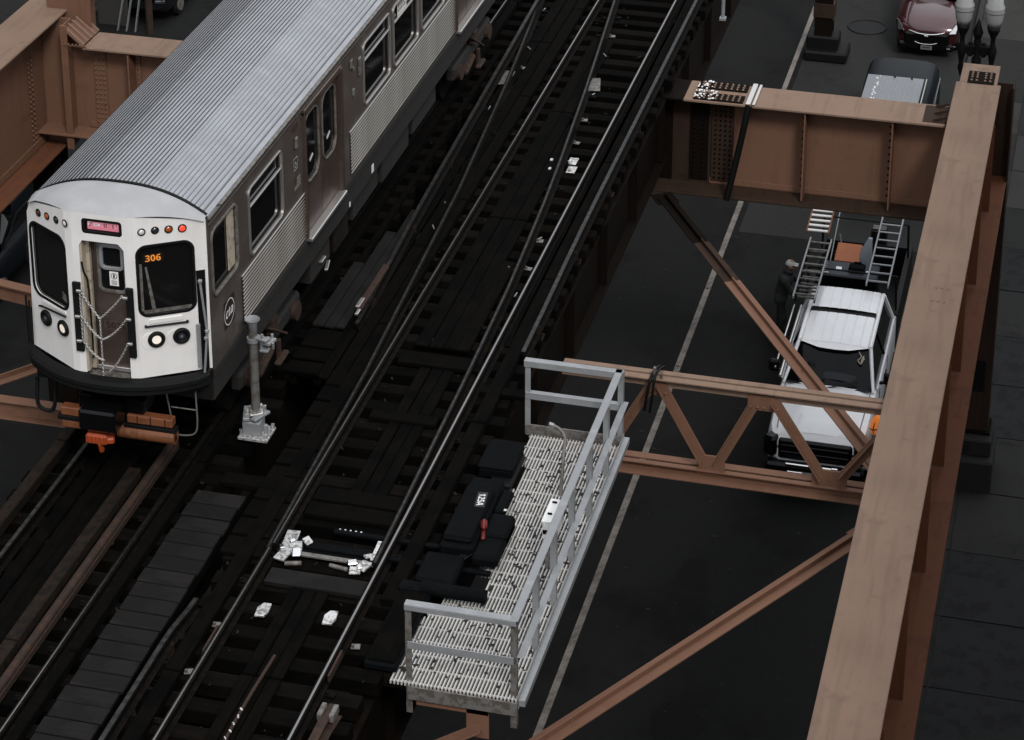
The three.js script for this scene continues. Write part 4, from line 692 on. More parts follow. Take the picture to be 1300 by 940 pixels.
  for (const [u0, u1, y] of [[.08, .52, 2.36], [.08, .5, 2.33]].slice(0, 1)) { part('grab_bar', [rod(PR(.08, 2.36, .03), PR(.63, 2.35, .03), .013), rod(PR(.09, 2.36, .03), PR(.09, 2.36, 0), .016), rod(PR(.62, 2.35, .03), PR(.62, 2.35, 0), .016)], M.black, T); part('step_plate', onR(ext(rrect(.14, 2.385, .56, 2.44, .008), .012, .003)), M.white, T); }
  part('grab_bar', [rod(PL(-.07, 2.36, .03), PL(-.6, 2.31, .03), .013), rod(PL(-.6, 2.31, .03), PL(-.68, 2.28, .02), .013)], M.black, T);
  part('step_plate', onL(ext(poly([[-.1, 2.38], [-.1, 2.42], [-.6, 2.40], [-.6, 2.36]]), .012, .003)), M.white, T);
  // doorway recess and end door
  const zd = .26;
  part('recess', [span(-.32, -.27, yb, 3.51, .02, zc - .03, .004), span(.33, .37, yb, 3.51, .02, zc - .03, .004), span(-.32, .37, 3.51, 3.54, .02, zc - .03, .004)], M.sideDark, T);
  part('jamb', [span(-.27, -.245, yb, 3.45, zd + .02, zc - .02, .008), span(-.245, -.19, yb, 3.48, zd, zd + .07, .006)], M.cream, T);
  part('jamb_rod', tube([[-.25, 3.2, .44], [-.235, 3.05, .43], [-.21, 2.95, .4], [-.2, 2.4, .38], [-.2, 1.8, .38]], .012, 6, 30), M.black, T);
  const ed = part('end_door', [span(-.19, .34, yb, 3.5, zd - .04, zd, .006), bx(.02, 1.85, .02, -.165, 2.55, zd + .008, .006)], M.doorSteel, T);
  part('door_frame', ring(-.11, 2.72, .28, 3.43, .09, .035, .02, .006).translate(0, 0, zd), M.galvDull, ed);
  part('door_window', ring(-.07, 3.05, .25, 3.40, .07, .035, .025, .006).translate(0, 0, zd + .006), M.galv, ed);
  part('pane', ext(rrect(-.09, 2.74, .26, 3.41, .07), .006).translate(0, 0, zd + .002), M.glass, ed);
  printed('notice', .12, .2, (c, w, h) => { c.fillStyle = '#e6e4e0'; c.fillRect(0, 0, w, h); c.strokeStyle = '#23201e'; c.lineWidth = w * .07; c.beginPath(); c.arc(w / 2, h * .33, w * .33, 0, 7); c.stroke(); c.fillStyle = '#23201e'; c.fillRect(w * .4, h * .2, w * .2, h * .26); for (let k = 0; k < 4; k++) c.fillRect(w * .18, h * (.64 + k * .08), w * .62, h * .035); }, ed, [.11, 2.93, zd + .034], [0, 0, 0], 96);
  printed('car_number', .34, .13, (c, w, h) => { c.fillStyle = '#4a3d36'; c.fillRect(0, 0, w, h); c.fillStyle = '#14110f'; c.font = `bold ${Math.round(h * .95)}px sans-serif`; c.textAlign = 'center'; c.textBaseline = 'middle'; c.fillText('5026', w / 2, h * .54, w * .94); }, ed, [.08, 2.24, zd + .003], [0, 0, 0], 192);
  part('threshold', [span(-.19, .33, yb - .02, yb + .04, zd, zd + .04, .006)], M.alu, T);
  const tread = []; for (let i = 0; i < 9; i++) for (let j = 0; j < 7; j++) tread.push(bx(.035, .008, .012, -.22 + i * .062, 1.584, .32 + j * .045, .002, 0, (i + j) % 2 ? .78 : -.78));
  part('step_tread', [span(-.28, .34, 1.54, 1.58, .1, .60, .006), ...tread], M.galvDull, T);
  part('buffer_strip', [span(-.385, -.275, 1.93, 2.92, zc, zc + .04, .01)], M.rubber, T); part('buffer_strip', [span(.335, .43, 1.93, 2.92, zc - .01, zc + .04, .01)], M.rubber, T);
  parts('chain_hook', [[-.28, 2.82], [-.32, 2.45], [-.32, 2.1], [.34, 2.8], [.37, 2.5], [.37, 2.15]].map(([x, y]) => bx(.07, .04, .04, x, y, zc + .065, .008)), M.alu, T);
  const link = boxUV(new THREE.TorusGeometry(.013, .0055, 5, 8)); link.scale(1, 1.45, 1);
  const chain = (a, b, sag) => { const gs = [], A = V(...a), B = V(...b), L = A.distanceTo(B) + sag * 1.6, n = Math.round(L / .03);
    for (let i = 0; i < n; i++) { const f = (i + .5) / n, p = A.clone().lerp(B, f); p.y -= sag * 4 * f * (1 - f); const d = B.clone().sub(A); d.y -= sag * 4 * L * 0 + sag * 4 * (1 - 2 * f); const g = link.clone(); g.rotateY(i % 2 ? 1.57 : 0); _m.compose(p, _q.setFromUnitVectors(V(0, 1, 0), d.normalize()), V(1, 1, 1)); gs.push(g.applyMatrix4(_m)); }
    part('chain', gs, M.alu, T); };
  const cz = zc + .06;
  chain([-.26, 2.83, cz], [-.02, 2.46, cz], .02); chain([.3, 2.82, cz], [-.02, 2.46, cz], .02); chain([-.02, 2.46, cz], [-.02, 1.64, cz], 0); chain([-.27, 2.48, cz], [-.02, 2.17, cz], .04); chain([.34, 2.5, cz], [-.01, 2.16, cz], .05); chain([-.27, 2.12, cz], [.0, 1.86, cz], .05); chain([.34, 2.15, cz], [.06, 1.7, cz], .05); chain([-.27, 2.8, cz], [-.27, 2.1, cz], 0);
  // right corner handholds
  part('handhold_recess', onR(ext(rrect(fw - .16, 1.6, fw - .03, 3.05, .01), .01).translate(0, 0, -.04)), M.black, T);
  parts('handrail', [rod(PR(fw - .12, 2.92, .05), PR(fw - .06, 2.2, .07), .016), rod(PR(fw - .06, 2.2, .07), PR(fw - .13, 1.45, .07), .016), rod(PR(fw - .15, 2.3, .04), PR(fw - .15, 1.65, .04), .012), rod(PR(fw - .18, 2.3, .04), PR(fw - .18, 1.68, .04), .012)], M.galv, T);
  parts('handrail_clip', [ [fw - .12, 2.92], [fw - .06, 2.2], [fw - .075, 2.1]].map(([u, y]) => { const p = PR(u, y, .07); return bx(.05, .05, .05, ...p, .01); }), M.galv, T);
  parts('handrail', [rod(PL(-fw - .02, 2.35, .05), PL(-fw - .02, 1.65, .05), .014), rod(PL(-fw + .05, 2.3, .05), PL(-fw + .05, 1.65, .05), .014)], M.black, T);
  part('side_mirror', [bx(.05, .26, .14, -1.22, 2.95, -.1, .02), rod([-1.1, 3.0, -.1], [-1.22, 3.0, -.1], .012)], M.black, T);
  // anticlimber
  {
    const rows = []; for (const [y, d] of [[1.35, .02], [1.37, .08], [1.42, .08], [1.425, .05], [1.44, .05], [1.445, .1], [1.50, .1], [1.53, .05], [1.53, -.08]]) {
      const r = []; for (let i = 0; i <= 24; i++) { const x = -1.24 + 2.48 * i / 24, ax = Math.abs(x); const z = .56 * (1 - Math.pow(ax / 1.28, 2.2)) + d * (ax > 1.15 ? .4 : 1); r.push([x * (1 + d * .1), y + .085, z]); } rows.push(r); }
    part('anticlimber', sheet(rows, .5), M.rubber, T);
    part('end_sill', span(-1.2, 1.2, 1.16, 1.54, -.5, .0, .01), M.rubber, T);
    parts('side_sill', [span(HW - .06, HW + .005, .95, 1.42, -LEN, -.45, .008), span(HW - .04, HW + .03, 1.3, 1.42, -4.15, -.45, .01), span(HW - .04, HW + .03, 1.3, 1.42, -12.05, -5.85, .01)], M.under, T);
    part('body_sill', span(-BW, -BW + .06, 1.1, 1.54, -LEN, -.2, .008), M.under, T);
  }
  // coupler and pilot
  part('draft_gear', [bx(.5, .3, .7, -.08, 1.05, .35, .03), bx(.9, .22, .4, -.05, 1.08, .1, .02)], M.blackGloss, T);
  part('pilot', [span(.18, .80, .88, 1.0, .2, .34, .012), place(boxUV(new THREE.CylinderGeometry(.1, .1, .78, 16)), .44, .74, .30, 0, 0, Math.PI / 2), bx(.78, .12, .1, .44, .72, .3, .02), span(-.74, -.45, .86, .98, .2, .34, .012), bx(.62, .14, .14, -.44, .74, .28, .03)], M.orange, T);
  parts('pilot_slot', [span(.14, .84, .80, .87, .22, .36, .004), span(-.78, -.4, .80, .86, .22, .36, .004), ...[.32, .5, .7].map(x => span(x, x + .012, .88, 1.0, .335, .345, .001))], M.black, T);
  part('coupler_head', [bx(.30, .15, .32, -.12, .76, .5, .03), bx(.06, .18, .08, -.08, .64, .6, .02, .3), bx(.1, .09, .14, .05, .76, .58, .02, 0, .4), ...[0, 1, 2, 3, 4].map(k => bx(.02, .1, .02, -.24 + k * .055, .77, .67, .004))], M.orangeHot = mat({ map: steelTex([.34, .055, .013], [.1, .03, .012], [.1, .03, .012], .8, .5), roughness: .5 }), T);
  // step stirrups
  const st = (x0, x1, z) => part('step_stirrup', [tube([[x0, 1.25, z], [x0 + .1, .72, z + .04], [x0 + .12, .66, z + .05], [x1 - .05, .68, z + .05], [x1, .74, z + .04], [x1, 1.3, z]], .012, 6, 60), rod([x0 + .06, 1.02, z], [x1, 1.02, z], .01)], M.galvDull, T);
  st(.62, 1.03, .05); part('step_stirrup', tube([[-1.2, 1.15, .0], [-1.18, .75, .04], [-1.0, .72, .05], [-.92, 1.2, .02]], .03, 6, 40), M.rubber, T);
  // logo, numbers and stickers on the side
  printed('operator_logo', .40, .40, (c, w, h) => { c.fillStyle = '#241d19'; c.fillRect(0, 0, w, h); c.strokeStyle = '#dedcd8'; c.lineWidth = w * .04; c.beginPath(); c.arc(w / 2, h / 2, w * .44, 0, 7); c.stroke(); c.fillStyle = '#efedea'; c.font = `italic bold ${Math.round(h * .46)}px sans-serif`; c.textAlign = 'center'; c.textBaseline = 'middle'; c.fillText('cta', w * .48, h * .49, w * .7); }, T, [HW + .003, 1.9, -1.12], [0, Math.PI / 2, 0], 256);
  printed('car_number', .42, .13, (c, w, h) => { c.fillStyle = '#4b3f37'; c.fillRect(0, 0, w, h); c.fillStyle = '#15110f'; c.font = `bold ${Math.round(h * .95)}px sans-serif`; c.textAlign = 'center'; c.textBaseline = 'middle'; c.fillText('5026', w / 2, h * .54, w * .9); }, T, [HW + .002, 3.3, -3.86], [0, Math.PI / 2, 0], 128);
  printed('access_sign', .16, .19, (c, w, h) => { c.fillStyle = '#14110f'; c.fillRect(0, 0, w, h); c.strokeStyle = '#c9c5bf'; c.lineWidth = w * .07; c.strokeRect(w * .06, h * .05, w * .88, h * .9); c.beginPath(); c.arc(w * .48, h * .62, w * .2, 0, 7); c.stroke(); c.beginPath(); c.moveTo(w * .45, h * .25); c.lineTo(w * .48, h * .5); c.lineTo(w * .7, h * .52); c.stroke(); }, T, [HW + .003, 2.76, -3.85], [0, Math.PI / 2, 0], 96);
  printed('flag_sticker', .26, .2, (c, w, h) => { for (let k = 0; k < 7; k++) { c.fillStyle = k % 2 ? '#8d857d' : '#5d524b'; c.fillRect(0, k * h / 7, w, h / 7 + 1); } c.fillStyle = '#3a3432'; c.fillRect(0, 0, w * .42, h * .55); }, T, [HW + .003, 2.45, -3.9], [0, Math.PI / 2, 0], 96);
  parts('door_light', [bx(.04, .18, .1, HW + .02, 3.08, -3.85, .02), bx(.04, .3, .12, HW + .02, 3.02, -6.75, .02), bx(.03, .06, .06, HW + .02, 3.1, -6.45, .01), bx(.03, .14, .1, HW + .02, 3.22, -6.36, .01), bx(.03, .12, .08, HW + .012, 2.72, -6.45, .01)], M.galvDull, T);
  parts('reflector', [bx(.01, .13, .1, HW + .012, 1.08, -7.3, .003), bx(.01, .07, .05, HW + .012, 1.02, -6.15, .003)], M.pad, T);
  // underframe
  const eq = (s0, s1, y0, y1, m = M.under) => part('equipment_box', span(HW - .55, HW - .1, y0, y1, -s1, -s0, .02), m, T);
  eq(4.6, 5.5, .45, .95); eq(5.7, 6.4, .4, .95, M.timber); eq(6.6, 7.9, .5, .95); eq(8.1, 9.6, .42, .95); eq(9.8, 11.2, .5, .95);
  parts('equipment_latch', [bx(.05, .03, .2, HW - .08, .62, -5.1, .006), bx(.05, .03, .3, HW - .08, .42, -5.3, .006, 0, .2)], M.alu, T);
  for (const s of [2.7, 13.4]) {
    const tr = part('wheel_truck', [bx(.16, .26, 2.5, .98, .55, -s, .04), bx(.16, .26, 2.5, -.98, .55, -s, .04), bx(2, .25, .4, 0, .6, -s, .03)], M.under, T);
    for (const dz of [-.95, .95]) { for (const x of [-.745, .745]) part('wheel', [cyl(.36, .36, .13, x, .36, -s + dz, 28, 0, 0, Math.PI / 2), cyl(.39, .39, .03, x - Math.sign(x) * .07, .36, -s + dz, 28, 0, 0, Math.PI / 2)], M.railSide, tr); part('axle', cyl(.07, .07, 1.5, 0, .36, -s + dz, 12, 0, 0, Math.PI / 2), M.under, tr); }
    parts('axle_box', [cyl(.14, .14, .22, 1.02, .5, -s - .95, 14, 0, 0, Math.PI / 2), cyl(.14, .14, .22, 1.02, .5, -s + .95, 14, 0, 0, Math.PI / 2), bx(.14, .3, .3, 1.06, .8, -s, .05), bx(.2, .1, .6, 1.05, .42, -s + .4, .03, .2)], M.rust, tr);
    part('contact_shoe', [bx(.1, .06, .4, 1.2, .28, -s, .02), bx(.06, .3, .08, 1.16, .42, -s, .01), rod([1.1, .9, -s + .3], [1.18, .5, -s - .3], .02)], M.rust, tr);
  }
  // the side features sit on the body side
  const SIDE = /^(side_window|door_leaf|door_post|door_sill|door_header|door_pocket|fluted_panel|belt_strip|gutter|operator_logo|car_number|access_sign|flag_sticker|door_light|reflector|side_sill|equipment_box|equipment_latch)/;
  for (const o of T.children) if (SIDE.test(o.name)) { if (o.position.x < 0 || o.userData.left) continue; o.position.x += .08; o.position.y += .125; o.position.z += .31; }
}
// ================================================================= vehicles
function bodyRing(z, w, yb, yt, crown, tuck = .06) {                    // closed cross-section, x right
  const h = [[w * .86, yb], [w - .01, yb + .12], [w, yb + .3], [w, yt - .16], [w - tuck * .5, yt - .05], [w - tuck, yt], [w * .62, yt + crown * .75], [w * .3, yt + crown * .97]];
  return [...h.map(([x, y]) => [x, y, z]), [0, yt + crown, z], ...h.slice().reverse().map(([x, y]) => [-x, y, z])];
}
function wheelSet(V0, xs, zs, r) {
  for (const z of zs) for (const x of xs) { const w = part('wheel', cyl(r * .6, r * .6, .2, 0, 0, 0, 20, 0, 0, Math.PI / 2), M.galvDull, V0); w.position.set(x, r, z);
    part('tyre', boxUV(new THREE.TorusGeometry(r * .8, r * .22, 10, 28)).rotateY(Math.PI / 2), M.rubber, w); }
}
const quadSheet = (a, b, c, d) => sheet([[a, b], [c, d]]);
const carWhite = mat({ map: tex(256, i => C3(.80, .80, .81, .93 + .1 * nB[(i * 2) % (N * N)]), 2), roughness: .32, clearcoat: .8, clearcoatRoughness: .15 });
const carRed = mat({ rgb: [.042, .005, .007], roughness: .3, clearcoat: 1, clearcoatRoughness: .06, metalness: .3 });
const carDark = mat({ rgb: [.0062, .0088, .0115], roughness: .55, specularIntensity: .35 });
const carBlack = mat({ rgb: [.006, .006, .007], roughness: .3, clearcoat: .8, clearcoatRoughness: .1 });
// white pickup
{
  const P = thing('pickup_truck', 'white crew pickup truck with ladder racks parked under the lattice truss', 'pickup truck', [4.16, 0, -14.95]);
  const W = .97;
  part('body', loft([bodyRing(.0, .80, .72, 1.12, .06), bodyRing(-.1, .88, .60, 1.2, .09), bodyRing(-.35, .95, .42, 1.26, .12), bodyRing(-1.0, W, .40, 1.32, .13), bodyRing(-1.75, W, .40, 1.36, .12), bodyRing(-2.0, W, .40, 1.36, .03), bodyRing(-4.9, W, .40, 1.36, .03)], .5), carWhite, P);
  part('hood', sheet([...Array(9)].map((_, k) => { const t = k / 8, z = -.12 - 1.6 * t; return [...Array(13)].map((_, i) => { const u = i / 6 - 1, hw = .74 + .06 * t; const bulge = .03 * sm(.75, .5, Math.abs(u)); return [u * hw, 1.255 + .16 * Math.sqrt(t) * .85 + .05 * (1 - u * u) + bulge - (k === 0 ? .03 : 0), z]; }); }), 1.2), carWhite, P);
  part('cowl', sheet([[[-.8, 1.44, -1.66], [0, 1.475, -1.58], [.8, 1.44, -1.66]], [[-.82, 1.44, -1.92], [0, 1.47, -1.86], [.82, 1.44, -1.92]]]), M.black, P);
  part('grille', [bx(1.4, .44, .1, 0, .98, .0, .04), bx(1.3, .05, .06, 0, 1.08, .06, .01), bx(1.3, .05, .06, 0, .94, .06, .01)], M.blackGloss, P);
  part('bumper', [bx(1.86, .2, .26, 0, .62, .02, .05), bx(1.5, .14, .2, 0, .46, .0, .04)], M.blackGloss, P);
  part('bumper_trim', [bx(.98, .05, .05, -.05, .745, .16, .015), bx(.14, .08, .05, .40, .745, .165, .015), bx(.3, .03, .04, -.35, .58, .155, .01)], M.chrome, P);
  printed('licence_plate', .32, .17, (c, w, h) => { c.fillStyle = '#8f8c86'; c.fillRect(0, 0, w, h); c.fillStyle = '#2a2a2c'; c.font = `bold ${Math.round(h * .6)}px sans-serif`; c.textAlign = 'center'; c.textBaseline = 'middle'; c.fillText('A2778', w / 2, h * .5, w * .86); c.fillRect(w * .12, h * .8, w * .76, h * .08); }, P, [-.12, .52, .17], [-.15, 0, 0], 128);
  for (const s of [-1, 1]) { const h = part('headlamp', [bx(.26, .42, .26, s * .84, 1.0, -.06, .05, 0, s * .5)], M.blackGloss, P); parts('lens', [bx(.05, .06, .05, s * .83, 1.08, .03, .02), bx(.06, .07, .05, s * .85, .93, .03, .02), bx(.04, .04, .05, s * .78, .97, .035, .02)], M.chrome, h); }
  // cab: pillars, glass, two roof skins
  const roofHW = .68, bw = .9, y0 = 1.40, y1 = 1.93;
  part('windscreen', sheet([...Array(6)].map((_, k) => { const t = k / 5; return [...Array(9)].map((_, i) => { const u = i / 4 - 1; return [u * (bw - .06 - (bw - roofHW - .03) * t), y0 + .02 + (y1 - y0 - .02) * t + .02 * (1 - u * u), -1.72 - .85 * t + .13 * (1 - u * u) * (1 - t * .5)]; }); }), 1.2), mat({ rgb: [.003, .003, .004], roughness: .05, specularIntensity: .22 }), P);
  part('dash_reflection', sheet([[[-.1, 1.63, -1.915], [.2, 1.65, -1.90], [.5, 1.60, -1.93]], [[-.12, 1.555, -1.79], [.2, 1.56, -1.76], [.56, 1.50, -1.80]]]), mat({ rgb: [.03, .032, .037], roughness: .5, specularIntensity: .3 }), P);  // bluish dash reflection laid over the windscreen as a tinted sheet
  part('mirror_pod', [bx(.16, .05, .05, -.05, 1.87, -2.42, .015), bx(.05, .02, .03, -.05, 1.86, -2.38, .005)], M.pad, P);
  part('lanyard', tube([[.5, 1.9, -2.36], [.55, 1.84, -2.26], [.5, 1.8, -2.2], [.57, 1.76, -2.14], [.6, 1.86, -2.3], [.56, 1.78, -2.16], [.62, 1.82, -2.26]], .012, 5, 50), M.cream, P);
  const corr = (z0, z1, d) => { const xs = []; const n = 7; xs.push([-roofHW, -.05], [-roofHW + .04, 0]); for (let i = 1; i < n; i++) { const x = -roofHW + 2 * roofHW * i / n; xs.push([x - .016, .02 * (1 - (x / roofHW) ** 2)], [x - .008, .02 * (1 - (x / roofHW) ** 2) - .008], [x + .008, .02 * (1 - (x / roofHW) ** 2) - .008], [x + .016, .02 * (1 - (x / roofHW) ** 2)]); } xs.push([roofHW - .04, 0], [roofHW, -.05]);
    return sheet(xs.map(([x, y]) => [[x + .0, y1 + y + d, z1], [x, y1 + y + d + .02, (z0 + z1) / 2], [x, y1 + y + d, z0]]), .5); };
  part('roof', corr(-2.5, -3.72, .01), carWhite, P); part('roof', corr(-3.9, -4.78, .02), carWhite, P);
  part('roof_visor', sheet([[[-.66, 1.94, -2.52], [-.3, 1.955, -2.52], [0, 1.96, -2.52], [.3, 1.955, -2.52], [.66, 1.94, -2.52]], [[-.66, 1.93, -2.48], [-.3, 1.92, -2.32], [0, 1.92, -2.30], [.3, 1.92, -2.32], [.66, 1.93, -2.48]]]), carWhite, P);
  part('roof_gap', bx(1.38, .06, .26, 0, y1 - .03, -3.81, .01), M.black, P);
  for (const s of [-1, 1]) {
    part('pillar', [bar([s * (bw - .03), y0 - .03, -1.72], [s * (roofHW + .02), y1, -2.56], .07, .07, .02), bar([s * (roofHW + .02), y1, -2.5], [s * (roofHW + .02), y1, -4.78], .08, .06, .02), bar([s * .9, y0, -4.8], [s * (roofHW + .02), y1, -4.72], .09, .1, .02), bar([s * .93, y0 - .02, -1.9], [s * .93, y0 - .02, -4.85], .05, .06, .02)], carWhite, P);
    part('door_glass', quadSheet([s * .9, y0, -1.85], [s * .9, y0, -4.75], [s * (roofHW + .02), y1 - .02, -2.6], [s * (roofHW + .02), y1 - .02, -4.72]), M.glass, P);
    part('door_post', bar([s * .91, y0, -3.3], [s * (roofHW + .03), y1, -3.3], .07, .03, .01), M.black, P);
    part('wing_mirror', [bx(.22, .26, .12, s * 1.13, 1.5, -2.15, .04), bar([s * .95, 1.42, -2.1], [s * 1.1, 1.45, -2.12], .06, .05)], M.blackGloss, P);
    part('door_handle', bx(.02, .03, .2, s * .98, 1.15, -3.0, .008), M.black, P);
  }
  part('rear_glass', quadSheet([-.86, y0, -4.86], [.86, y0, -4.86], [-.66, y1, -4.76], [.66, y1, -4.76]), M.glass, P);
  part('bed', [span(-.97, -.9, .5, 1.36, -8.2, -4.95, .02), span(.9, .97, .5, 1.36, -8.2, -4.95, .02), span(-.9, .9, .5, 1.3, -5.02, -4.95, .01)], carWhite, P);
  part('tailgate', span(-.97, .97, .5, 1.0, -8.25, -8.18, .02), carWhite, P);
  part('bed_floor', span(-.9, .9, .55, .6, -8.2, -5.0, .004), M.black, P);
  part('bed_liner', [span(-.98, -.87, .6, 1.39, -8.15, -4.97, .004), span(.87, .98, .6, 1.39, -8.15, -4.97, .004), span(-.87, .87, .6, 1.3, -8.17, -8.15, .004)], M.black, P);
  for (const z of [-5.2, -7.6]) part('ladder_rack', [rod([-.93, 1.3, z], [-.9, 2.14, z], .025), rod([.93, 1.3, z], [.9, 2.14, z], .025), rod([-.9, 2.14, z], [.9, 2.14, z], .02)], M.black, P);
  part('wiper', [rod([-.62, 1.475, -1.63], [-.08, 1.56, -1.74], .012), rod([.02, 1.48, -1.58], [.56, 1.56, -1.74], .012)], M.black, P);
  for (const s of [-1, 1]) { part('hood_seam', bar([s * .765, 1.29, -.2], [s * .83, 1.437, -1.7], .014, .012), M.black, P); part('door_seam', bx(.008, .72, .02, s * .972, .98, -2.05, .002), M.black, P); part('door_seam', bx(.008, .72, .02, s * .972, .98, -3.35, .002), M.black, P); part('wheel_arch', place(boxUV(new THREE.TorusGeometry(.47, .035, 6, 20, Math.PI)), s * .965, .42, -1.05, 0, Math.PI / 2), M.black, P); }
  wheelSet(P, [-.86, .86], [-1.05, -6.6], .42);
  const inBed = (name, label, cat, x, y, z) => thing(name, label, cat, [4.16 + x, y, -14.95 + z]);
  const tb = inBed('tool_chest', 'dark grey tool chest behind the cab of the white pickup', 'tool box', -.12, 1.14, -5.72);
  part('case', [bx(1.2, .72, .62, 0, .36, 0, .04), bx(1.5, .1, .3, 0, .05, .1, .02)], M.boxDark, tb); part('lid', bx(1.22, .06, .64, 0, .74, 0, .03), mat({ rgb: [.032, .036, .044], roughness: .5, specularIntensity: .4 }), tb);
  parts('latch', [bx(.12, .015, .14, -.22, .778, .02, .005), bx(.14, .015, .07, .42, .778, .05, .005), bx(.1, .015, .03, -.45, .778, .25, .005)], M.pad, tb); part('handle_case', [bx(.34, .12, .3, .16, .82, 0, .04), bx(.16, .04, .05, .16, .89, -.1, .012)], M.boxDark, tb); part('battery_tray', [bx(.1, .02, .4, -.52, .78, 0, .006)], M.galvDull, tb);
  const ob = inBed('plywood_board', 'orange brown board standing in the pickup bed behind the tool chest', 'board', -.25, 1.14, -6.6);
  part('panel', bx(.52, .06, .66, 0, .68, 0, .01, .15), mat({ map: steelTex([.32, .10, .035], [.2, .07, .03], [.2, .07, .03], .5, .7), roughness: .7 }), ob); part('crate', bx(.46, .6, .5, 0, .32, 0, .02), M.timber, ob);
  const bt = inBed('plastic_sack', 'pale blue grey folded sack propped beside the orange board in the pickup', 'sack', .12, 1.1, -6.7);
  part('fold', loft([[[-.13, .5, .24], [.13, .5, .24], [.13, .5, .0], [-.13, .5, .0]], [[-.11, .8, .15], [.12, .8, .15], [.12, .82, .0], [-.11, .82, .0]], [[.03, 1.08, .02], [.11, 1.08, .02], [.11, 1.08, -.05], [.03, 1.08, -.05]]], .4), mat({ rgb: [.22, .25, .29], roughness: .5 }), bt); part('base', bx(.3, .5, .34, .0, .27, .1, .03), M.boxDark, bt);
  const gr = inBed('metal_grid', 'small grey vent box at the back of the pickup bed', 'box', .2, .9, -8.6);
  part('grid', [...Array(5)].map((_, k) => bx(.3, .02, .02, 0, .6, -.08 + k * .04, .004)), M.galvDull, gr); part('case', bx(.34, .56, .3, 0, .3, 0, .02), M.black, gr);
  const hb = inBed('hose_reel', 'tangle of black hoses and tools behind the left ladder in the pickup bed', 'hose', -.52, .9, -6.6);
  part('hoses', [0, 1, 2, 3].map(k => tube([[0, .2, .3 - k * .1], [.1, .7, .2 - k * .1], [-.05, .75, -.2], [.05, .3, -.5 + k * .05], [-.1, .6, -.7]], .025, 6, 30)), M.rubber, hb); part('fittings', [bx(.07, .05, .09, .1, .74, .1, .015), bx(.05, .05, .06, .02, .8, .4, .01), rod([.2, .1, -.4], [.02, 1.1, -.5], .015), rod([-.16, .2, .2], [-.1, 1.2, -1.4], .014)], M.galv, hb);
  // ladders on the rack
  const ladder = (label, p, q, w, n, mRail, mRung, rw = .03) => { const l = thing('ladder', label, 'ladder', p); const d = V(...q).sub(V(...p)), L = d.length(), s = V(d.z, 0, -d.x).normalize().multiplyScalar(w / 2);
    for (const k of [-1, 1]) part('side_rail', bar([s.x * k, 0, s.z * k], [d.x + s.x * k, d.y, d.z + s.z * k], .03, .075, .006), mRail, l);
    for (let i = 0; i < n; i++) { const t = (i + .5) / n; part('rung', rod([d.x * t - s.x, d.y * t, d.z * t - s.z], [d.x * t + s.x, d.y * t, d.z * t + s.z], rw / 2 + .006, 8), mRung, l); } return l; };
  ladder('aluminium ladder lying on the right rack of the white pickup', [4.73, 2.2, -19.55], [4.71, 2.2, -22.9], .44, 9, M.galv, M.galv);
  ladder('grey ladder with many rungs on the left rack over the pickup cab', [3.36, 2.2, -18.65], [3.36, 2.26, -21.2], .44, 8, M.galv, M.galvDull, .04);
  ladder('grey ladder lower of the stacked pair on the left rack', [3.38, 2.12, -18.7], [3.34, 2.14, -21.0], .38, 8, M.paintDark, M.galvDull, .04);
  ladder('orange railed ladder with bright rungs at the rear of the left rack', [3.24, 2.24, -21.5], [3.2, 2.24, -23.4], .46, 8, M.orange, M.pad, .05);
  const ro = thing('roof_rod', 'two pale rods running along the left edge of the pickup roof', 'rod', [3.16, 1.55, -18.6]);
  part('rod', [rod([0, .4, -.2], [-.1, -.05, 1.6], .02), rod([.14, .4, -.2], [.04, -.05, 1.9], .028)], M.alu, ro);
}
{ const b = thing('glowing_ball', 'round orange ball with dark seams beside the pickup hood at the long girder', 'ball', [5.33, 1.45, -15.4]);
  part('skin', ball(.21, 0, 0, 0, 1, 1.15, 1, 28, 20), mat({ rgb: [.75, .19, .03], roughness: .45, em: [1, .28, .04], emissiveIntensity: .18 }), b);  // stand-in for an unidentified bright orange object, glow put into its skin
  part('seams', [place(boxUV(new THREE.TorusGeometry(.213, .011, 6, 36)), 0, 0, 0, 0, .9, .2), place(boxUV(new THREE.TorusGeometry(.213, .011, 6, 36)), 0, 0, 0, 1.3, .3, 0)], M.black, b);
  part('stem', rod([0, -1.4, 0], [0, -.2, 0], .03, 10), M.black, b); }
